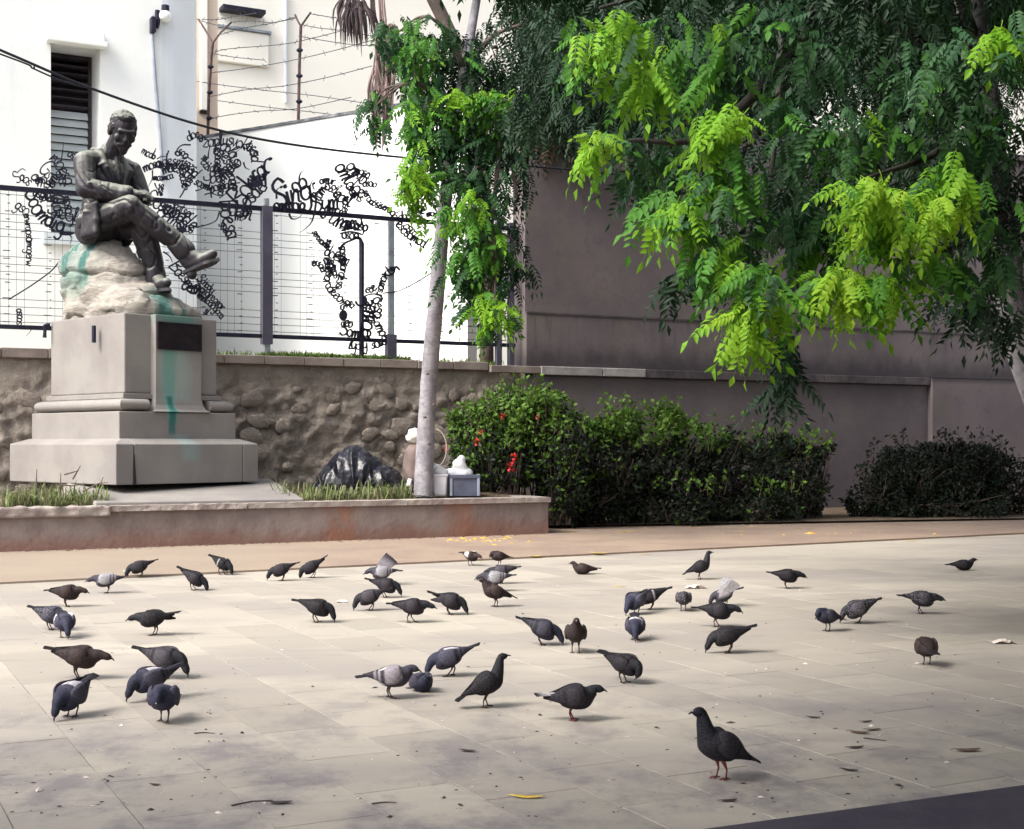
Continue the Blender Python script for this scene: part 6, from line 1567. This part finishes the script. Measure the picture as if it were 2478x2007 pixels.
        mb.f += [tuple(x + bse for x in f) for f in [(kk * 4 + j, kk * 4 + (j + 1) % 4, kk * 4 + 4 + (j + 1) % 4, kk * 4 + 4 + j) for kk in range(3) for j in range(4)] + [(3, 2, 1, 0), (12, 13, 14, 15)]]
    mb.build('tail', M_PLUM, o)
    # wings: folded shells along the flanks, or raised
    for s in (-1, 1):
        up_ = wing in ('both', 'left' if s > 0 else 'right')
        mb = MB()
        if not up_:
            droop = rr.uniform(-.006, .004) + (-.02 if wing == 'droop' and s < 0 else 0)
            fw = fat * .985
            prof = [(.062, .012, .034, .004, .010), (.050, .014, .044, .010, .028), (.022, .012, .052, .012, .038), (-.015, .010, .051, .011, .038), (-.050, .012, .042, .009, .029), (-.085, .016 + droop, .030, .007, .019), (-.120, .019 + droop * 1.6, .019, .005, .011), (-.150, .021 + droop * 2, .010, .0025, .0045)]
            rg = catmull([np.array(q) for q in prof], 3); m = len(rg); K = 8; vv = []; cc_ = []
            for k, q in enumerate(rg):
                u = k / (m - 1)
                for j in range(K):
                    w = 2 * PI * j / K; yy = q[2] * fw + q[3] * math.cos(w) - .010 * max(0, math.sin(w)) ** 2 * (q[4] / .038)
                    vv.append(B(q[0], q[1] + q[4] * fw * math.sin(w), s * yy))
                    c = T[3]
                    if u > .72: c = T[5]
                    elif .52 < u < .585 or .64 < u < .69: c = T[4]
                    if patch == 'wing' and .30 < u < .62 and math.sin(w) > -.1: c = (.45, .43, .45)
                    if patch == 'side' and .05 < u < .55: c = (.27, .26, .28)
                    if patch == 'stripe' and .40 < u < .47: c = (.34, .33, .35)
                    cc_.append(c)
            mb.v = [tuple(v) for v in vv]; mb.c = cc_
            mb.f = [(k * K + j, k * K + (j + 1) % K, (k + 1) * K + (j + 1) % K, (k + 1) * K + j) for k in range(m - 1) for j in range(K)] + [tuple(range(K))[::-1], tuple(range((m - 1) * K, m * K))]
            mb.build('wing', pm, o, None, True)
        else:
            root0, root1 = B(.055, .03, s * .036), B(-.05, .025, s * .036)
            for k in range(7):
                f = k / 6; rt = root0.lerp(root1, f * .8); ang = R(126 + 24 * f); sp_ = R(26 - 12 * f)
                d = Vector((math.cos(ang), s * math.sin(sp_), math.sin(ang))).normalized(); ln = .13 + .06 * (1 - f); w = Vector((math.cos(ang + PI / 2), 0, math.sin(ang + PI / 2))) * .017; t_ = Vector((0, .0018 * s, 0)); off = Vector((0, s * .002 * k, 0))
                q, qc = [], []
                wc = (.52, .51, .54) if patch == 'whitewing' else T[3]
                for ff, ww in ((0, .9), (.5, 1.1), (.9, .7), (1.0, .25)):
                    mm = rt + d * ln * ff + off; q += [mm - w * ww + t_, mm + w * ww + t_, mm + w * ww - t_, mm - w * ww - t_]; qc += [(T[4] if ff > .8 and patch != 'whitewing' else wc)] * 4
                bse = len(mb.v); mb.v += [tuple(p) for p in q]; mb.c += qc
                mb.f += [tuple(x + bse for x in fz) for fz in [(kk * 4 + j, kk * 4 + (j + 1) % 4, kk * 4 + 4 + (j + 1) % 4, kk * 4 + 4 + j) for kk in range(3) for j in range(4)] + [(3, 2, 1, 0), (12, 13, 14, 15)]]
            mb.build('raised_wing', M_PLUM, o)
    # legs with three front toes and a hind toe
    if pose != 'sit':
        step = rr.uniform(-.012, .022)
        for s in (-1, 1):
            hip = B(-.012, -.036, s * .019); fx = -.004 + s * step; an = Vector((hip.x * .45 + fx * .55 - .012, s * .021, .040)); ft = Vector((fx, s * .022, .005))
            mb = MB(); mb.tube([hip, hip.lerp(an, .55), an, an.lerp(ft, .6), ft], [.012, .0075, .0042, .0034, .0038], 7)
            for a, ln in ((-34, .026), (0, .030), (34, .026), (178, .017)):
                d = Vector((math.cos(R(a)), math.sin(R(a)), 0)); mb.tube([ft, ft + d * ln * .5 + Vector((0, 0, .001)), ft + d * ln + Vector((0, 0, -.0025))], [.0036, .0028, .0014], 5)
            mb.build('leg', M_LEG if redleg else M_LEGD, o, None, True)
    return o
plain_cere = plain('pale_cere', (.38, .36, .37), None, 60, .6, 0)

BIRDS = [
 # x, y of the feet in the photo, heading (0 faces right, 270 the viewer), pose, plumage, label, options
 (338, 1398, 192, 'peck', 'slate', 'dark pigeon pecking at the walkway edge, tail pointing to the planter', {}),
 (258, 1436, 182, 'low', 'pale', 'pale backed pigeon with a dark head walking below the statue', dict(patch='side')),
 (471, 1429, -8, 'steep', 'slate', 'dark humped pigeon bent low with a thin raised tail', {}),
 (539, 1391, -28, 'steep', 'black', 'dark pigeon with a small white rump patch, farthest of the bent pair below the pedestal', dict(patch='stripe')),
 (163, 1469, -4, 'low', 'brown', 'dark brown pigeon leaning forward, alone just below the walkway line', {}),
 (124, 1525, -15, 'peck', 'blue', 'blue grey pigeon half covered by the white flecked one before it', dict(mott=True)),
 (156, 1543, -62, 'peck', 'blue', 'plump blue grey pigeon with a white wing fleck, pecking', dict(patch='wing')),
 (371, 1538, 182, 'low', 'black', 'black pigeon pecking with a drooped wing tip under its tail', dict(wing='droop')),
 (192, 1644, -4, 'low', 'brown', 'large dark brown pigeon stretching forward, just above the pale backed round one', dict(L=.40)),
 (172, 1735, 252, 'peck', 'blue', 'round pigeon with pale shoulders and dark breast, lowest on the left edge', dict(patch='back')),
 (399, 1642, -14, 'peck', 'grey', 'grey pigeon pecking with fanned tail, topmost of the cluster of three', dict(L=.40)),
 (365, 1694, 222, 'peck', 'blue', 'blue headed pigeon with a white back patch, middle of the cluster of three', dict(patch='back')),
 (397, 1748, 268, 'tuck', 'blue', 'round blue black pigeon seen from the front, lowest of the cluster of three', {}),
 (681, 1406, 184, 'peck', 'slate', 'dark pigeon pecking with humped back, beside one with raised tail', {}),
 (754, 1399, 186, 'steep', 'slate', 'dark pigeon head down with its tail cocked high over the walkway line', dict(tail=-8)),
 (925, 1416, 185, 'low', 'pale', 'pale pigeon with one striped wing flung up', dict(wing='right', patch='side')),
 (934, 1447, -6, 'peck', 'slate', 'dark slate pigeon standing right under the raised wing', {}),
 (895, 1478, 188, 'peck', 'grey', 'grey pigeon bending its head down beneath the dark slate one', {}),
 (768, 1507, -8, 'peck', 'black', 'glossy black pigeon pecking alone with its tail up', dict(L=.39)),
 (997, 1507, -4, 'low', 'slate', 'dark pigeon stalking forward with outstretched neck and long tail', {}),
 (1090, 1488, -8, 'peck', 'slate', 'slate pigeon with ruffled wing tips bending to the ground near the middle', dict(wing='droop')),
 (1140, 1369, 320, 'low', 'brown', 'brown pigeon with a white wing patch at the planter foot', dict(patch='wing', L=.33)),
 (1207, 1369, 205, 'tuck', 'brown', 'plain brown hunched pigeon under the planter corner', dict(L=.33)),
 (1213, 1413, 184, 'low', 'grey', 'grey pigeon, rearmost of the three overlapping by the middle', {}),
 (1198, 1431, 182, 'low', 'pale', 'pale sided pigeon between two darker overlapping birds', dict(patch='side')),
 (1198, 1469, 196, 'stand', 'brown', 'dark brown pigeon in front of the pale sided one', {}),
 (1412, 1390, 182, 'sit', 'brown', 'brown pigeon resting flat on the paving', dict(L=.35)),
 (1313, 1562, -5, 'peck', 'blue', 'lilac grey pigeon dipping its head behind an upright dark one', {}),
 (1393, 1581, 270, 'stand', 'brown', 'dark upright pigeon facing the viewer with a grey belly', {}),
 (1538, 1487, 232, 'peck', 'blue', 'blue grey pigeon bending down before a darker tail', {}),
 (1573, 1476, 192, 'peck', 'slate', 'dark pigeon with a white wing stripe behind the blue grey one', dict(patch='stripe')),
 (1537, 1549, 266, 'peck', 'blue', 'round pale blue pigeon with a white back, head hidden', dict(patch='back', L=.34)),
 (1654, 1479, 268, 'tuck', 'grey', 'small speckled round pigeon seen from the front', dict(mott=True, L=.32)),
 (1177, 1712, 12, 'alert', 'black', 'black pigeon standing tall with its head up near the middle', dict(L=.34)),
 (1388, 1744, 0, 'hunch', 'slate', 'sooty pigeon with a white banded tail stepping forward', dict(patch='tail', mott=False, L=.36, redleg=True)),
 (1512, 1653, -42, 'preen', 'black', 'big black pigeon curled over with its head tucked in', dict(L=.36)),
 (947, 1690, 4, 'hunch', 'pale', 'pale grey pigeon with black tail bars and a white rump', dict(patch='rump', L=.36)),
 (1017, 1672, 300, 'sit', 'blue', 'blue pigeon crouching flat between two others, head up', dict(L=.31)),
 (1087, 1637, 186, 'peck', 'blue', 'white backed blue pigeon pecking with its tail lifted', dict(patch='back', L=.37)),
 (1694, 1403, 0, 'alert', 'black', 'black pigeon standing alert by the walkway line', dict(L=.36)),
 (1905, 1425, -2, 'low', 'black', 'black pigeon walking with lowered head in the shade', {}),
 (2330, 1381, 0, 'sit', 'black', 'black pigeon sitting in deep shade, farthest right', dict(L=.36)),
 (1752, 1468, 184, 'peck', 'pale', 'whitish pigeon with both white wings raised', dict(wing='both', patch='whitewing', L=.33)),
 (1737, 1518, -6, 'low', 'slate', 'slate pigeon stooping in front of the white winged one', {}),
 (1761, 1581, 182, 'peck', 'black', 'black pigeon pecking with its tail raised, right of the middle', dict(L=.38)),
 (2001, 1528, 214, 'tuck', 'blue', 'bright blue headed pigeon at the head of a close pair', dict(L=.34)),
 (2076, 1509, 186, 'peck', 'grey', 'mottled grey pigeon behind the blue headed one', dict(mott=True)),
 (2230, 1486, -4, 'low', 'grey', 'mottled grey pigeon walking alone on the shaded paving', dict(mott=True)),
 (2242, 1609, 92, 'tuck', 'brown', 'round dark pigeon seen from behind, alone near the paper scrap', dict(L=.33)),
 (1743, 1886, 206, 'alert', 'slate', 'large dark pigeon standing upright with red feet, closest to the viewer', dict(L=.385, redleg=True, tail=3)),
]
for i, (x, y, hd_, ps, tn, lb, op) in enumerate(BIRDS): pigeon(i, x, y, hd_, ps, tn, lb, **op)

# ------------------------------------------------------------------ litter
M_YL = plain('yellow_fallen_leaf', (0.62, 0.44, 0.09), (0.55, 0.36, 0.07), 30, .7, .3, 60)
M_YO = plain('ochre_fallen_leaf', (0.60, 0.35, 0.05), (0.45, 0.22, 0.04), 30, .7, .3, 60)
M_BL = plain('brown_fallen_leaf', (0.13, 0.075, 0.055), (0.08, 0.05, 0.04), 30, .8, .3, 60)
M_DL = plain('dark_twig', (0.03, 0.022, 0.024), (0.05, .035, .03), 30, .8, .2, 60)
M_PAPER = plain('paper_scrap', (0.62, 0.55, 0.50), (0.5, .4, .38), 20, .8, .3, 40)
def flat_leaf(x, y, ln, w, rz, m, label, name='fallen_leaf', cat='leaf', curl=.12, group=None):
    g = G(x, y, 0.0); g.z = 0.004
    if (g.xy - KA).cross(kd) < 0: g = G(x, y, .02); g.z = .023
    o = empty(name, g, R(rz), label, cat, group); mb = MB(); n = 9; vs = []
    for k in range(n):
        u = k / (n - 1); ww = w * math.sin(PI * min(.97, .05 + .92 * u)) ** .8; zc = curl * ln * (2 * u - 1) ** 2 * .5
        vs += [(ln * (u - .5), -ww, zc + curl * ww * .8), (ln * (u - .5), 0, zc + .0005), (ln * (u - .5), ww, zc + curl * ww * .8)]
    mb.add(vs, [(k * 3 + j, (k + 1) * 3 + j, (k + 1) * 3 + j + 1, k * 3 + j + 1) for k in range(n - 1) for j in (0, 1)])
    b = mb.build('blade', m, o, None, True); md = b.modifiers.new('thick', 'SOLIDIFY'); md.thickness = .0012
    mb = MB(); mb.tube([(-ln * .5, 0, curl * ln * .5), (-ln * .62, .004, .002)], .0013, 4); mb.build('stalk', m, o)
    return o
flat_leaf(1277, 1931, .13, .018, -6, M_YL, 'narrow yellow leaf lying on the paving, closest to the viewer')
for x, y, ln, lb in ((1452, 1340, .24, 'wide yellow leaf on the walkway near the planter corner'), (1563, 1342, .13, 'small bright yellow leaf on the edge of the walkway'), (1499, 1421, .11, 'ochre leaf on the pale paving between two pigeons'),
                     (1296, 1347, .16, 'pale dry leaf on the walkway beyond the brown pigeon'), (1520, 1288, .26, 'yellow leaves heaped at the foot of the hedge'), (1380, 1289, .22, 'orange leaf under the hedge end'), (2205, 1310, .18, 'dull yellow leaf on the shaded walkway joint')):
    flat_leaf(x, y, ln, ln * .17, random.uniform(-30, 30), M_YL if 'yellow' in lb or 'pale' in lb else M_YO, lb, group=None)
for k, (x, y, ln, m, lb) in enumerate(((2080, 1775, .10, M_BL, 'rust brown crumpled leaf flat on the shaded paving'), (2112, 1768, .075, M_DL, 'dark curled leaf beside the rust brown one'), (2096, 1748, .06, M_DL, 'small dark leaf chip above the rust brown one'), (1969, 1738, .065, M_DL, 'dark shrivelled leaf right of the foremost pigeon'),
                     (2340, 1818, .12, M_BL, 'long brown leaf on the dim paving by the frame edge'), (2056, 1866, .07, M_DL, 'dark leaf scrap on the paving above the kerb'), (2070, 1811, .08, M_DL, 'thin dark sliver on the joint of the paving'), (1133, 1819, .075, M_DL, 'dark seed pod on the open paving'), (376, 1901, .045, M_DL, 'round dark seed on the stained paving'), (1763, 1940, .07, M_DL, 'flat dark twig chip below the foremost pigeon'), (678, 1945, .09, M_DL, 'dark twig end on the grimy paving'))):
    flat_leaf(x, y, ln, ln * .2, random.uniform(-25, 25), m, lb, curl=.14)
for x, y, s, lb in ((2425, 1557, .10, 'crumpled pale paper scrap at the edge of the paving'), (1684, 1424, .12, 'pinkish torn wrapper beyond the white winged pigeon'), (828, 1458, .06, 'bent white scrap near the lone black pigeon')):
    g = G(x, y, 0); o = empty('paper_scrap', g, 0, lb, 'litter'); mb = MB(); rr = random.Random(int(x)); N = 7; vs = []
    for a in range(N):
        for b in range(N): vs.append(((a / 6 - .5) * s * 1.6 + rr.uniform(-1, 1) * s * .08, (b / 6 - .5) * s + rr.uniform(-1, 1) * s * .08, .004 + s * .32 * rr.random() * math.sin(PI * (a + .5) / N)))
    mb.add(vs, [(a * N + b, (a + 1) * N + b, (a + 1) * N + b + 1, a * N + b + 1) for a in range(N - 1) for b in range(N - 1)])
    b_ = mb.build('crumpled_sheet', M_PAPER, o); b_.modifiers.new('t', 'SOLIDIFY').thickness = .001
# seeds, crumbs and grit nobody would count
rr = random.Random(55)
def grit(name, n, m, size, region, lb):
    mb = MB()
    for _ in range(n):
        x, y = region(); g = G(x, y)
        z = .021 if (g.xy - KA).cross(kd) < 0 else .001
        s = size * rr.uniform(.4, 1.5) * (1 if rr.random() < .9 else 1.8); a = rr.uniform(0, PI); l = rr.uniform(1, 2.6); c, d = math.cos(a), math.sin(a)
        q = [Vector((s * l * c, s * l * d, .001)), Vector((-s * d, s * c, .001)), Vector((-s * l * c, -s * l * d, .001)), Vector((s * d, -s * c, .001)), Vector((0, 0, s * .7))]
        mb.add([Vector((g.x, g.y, z)) + p for p in q], [(0, 1, 4), (1, 2, 4), (2, 3, 4), (3, 0, 4)])
    o = mb.build(name, m, None, 'stuff'); tag(o, lb, 'litter')
grit('seed_litter', 340, M_DL, .0046, lambda: (rr.uniform(20, 2460), 1420 + 560 * rr.random() ** .8), 'scattered dark seeds and twig crumbs on the paving')
grit('pale_crumbs', 90, M_PAPER, .006, lambda: (rr.uniform(20, 2460), 1330 + 640 * rr.random()), 'scattered pale crumbs and feather bits on the paving')
def kerb_line():
    u = rr.random(); q = PA + pd * (u * L1) + pn * abs(rr.gauss(.02, .10)); return (CX + FOC * q.x / q.y, HY + FOC * EYE / q.y)
grit('leaf_crumbs', 260, M_BL, .014, kerb_line, 'brown leaf crumbs swept along the planter foot')
grit('yellow_leaf_crumbs', 70, M_YO, .018, lambda: ((rr.gauss(1150, 50), rr.gauss(1312, 5)) if rr.random() < .5 else (rr.uniform(1350, 2450), rr.uniform(1275, 1300))), 'yellow leaf bits along the walkway by the hedge')
# twigs
mb = MB()
for a in (((560, 1952), (610, 1942), (660, 1939)), ((470, 1777), (495, 1775), (520, 1777)), ((2090, 1788), (2120, 1792), (2145, 1795)), ((900, 1948), (930, 1944), (960, 1945))): mb.tube([G(*q) + Vector((0, 0, .004)) for q in a], [.003, .0026, .0015], 5)
o = mb.build('twigs', M_DL, None, 'stuff'); tag(o, 'thin dark twigs lying on the near paving', 'twigs')
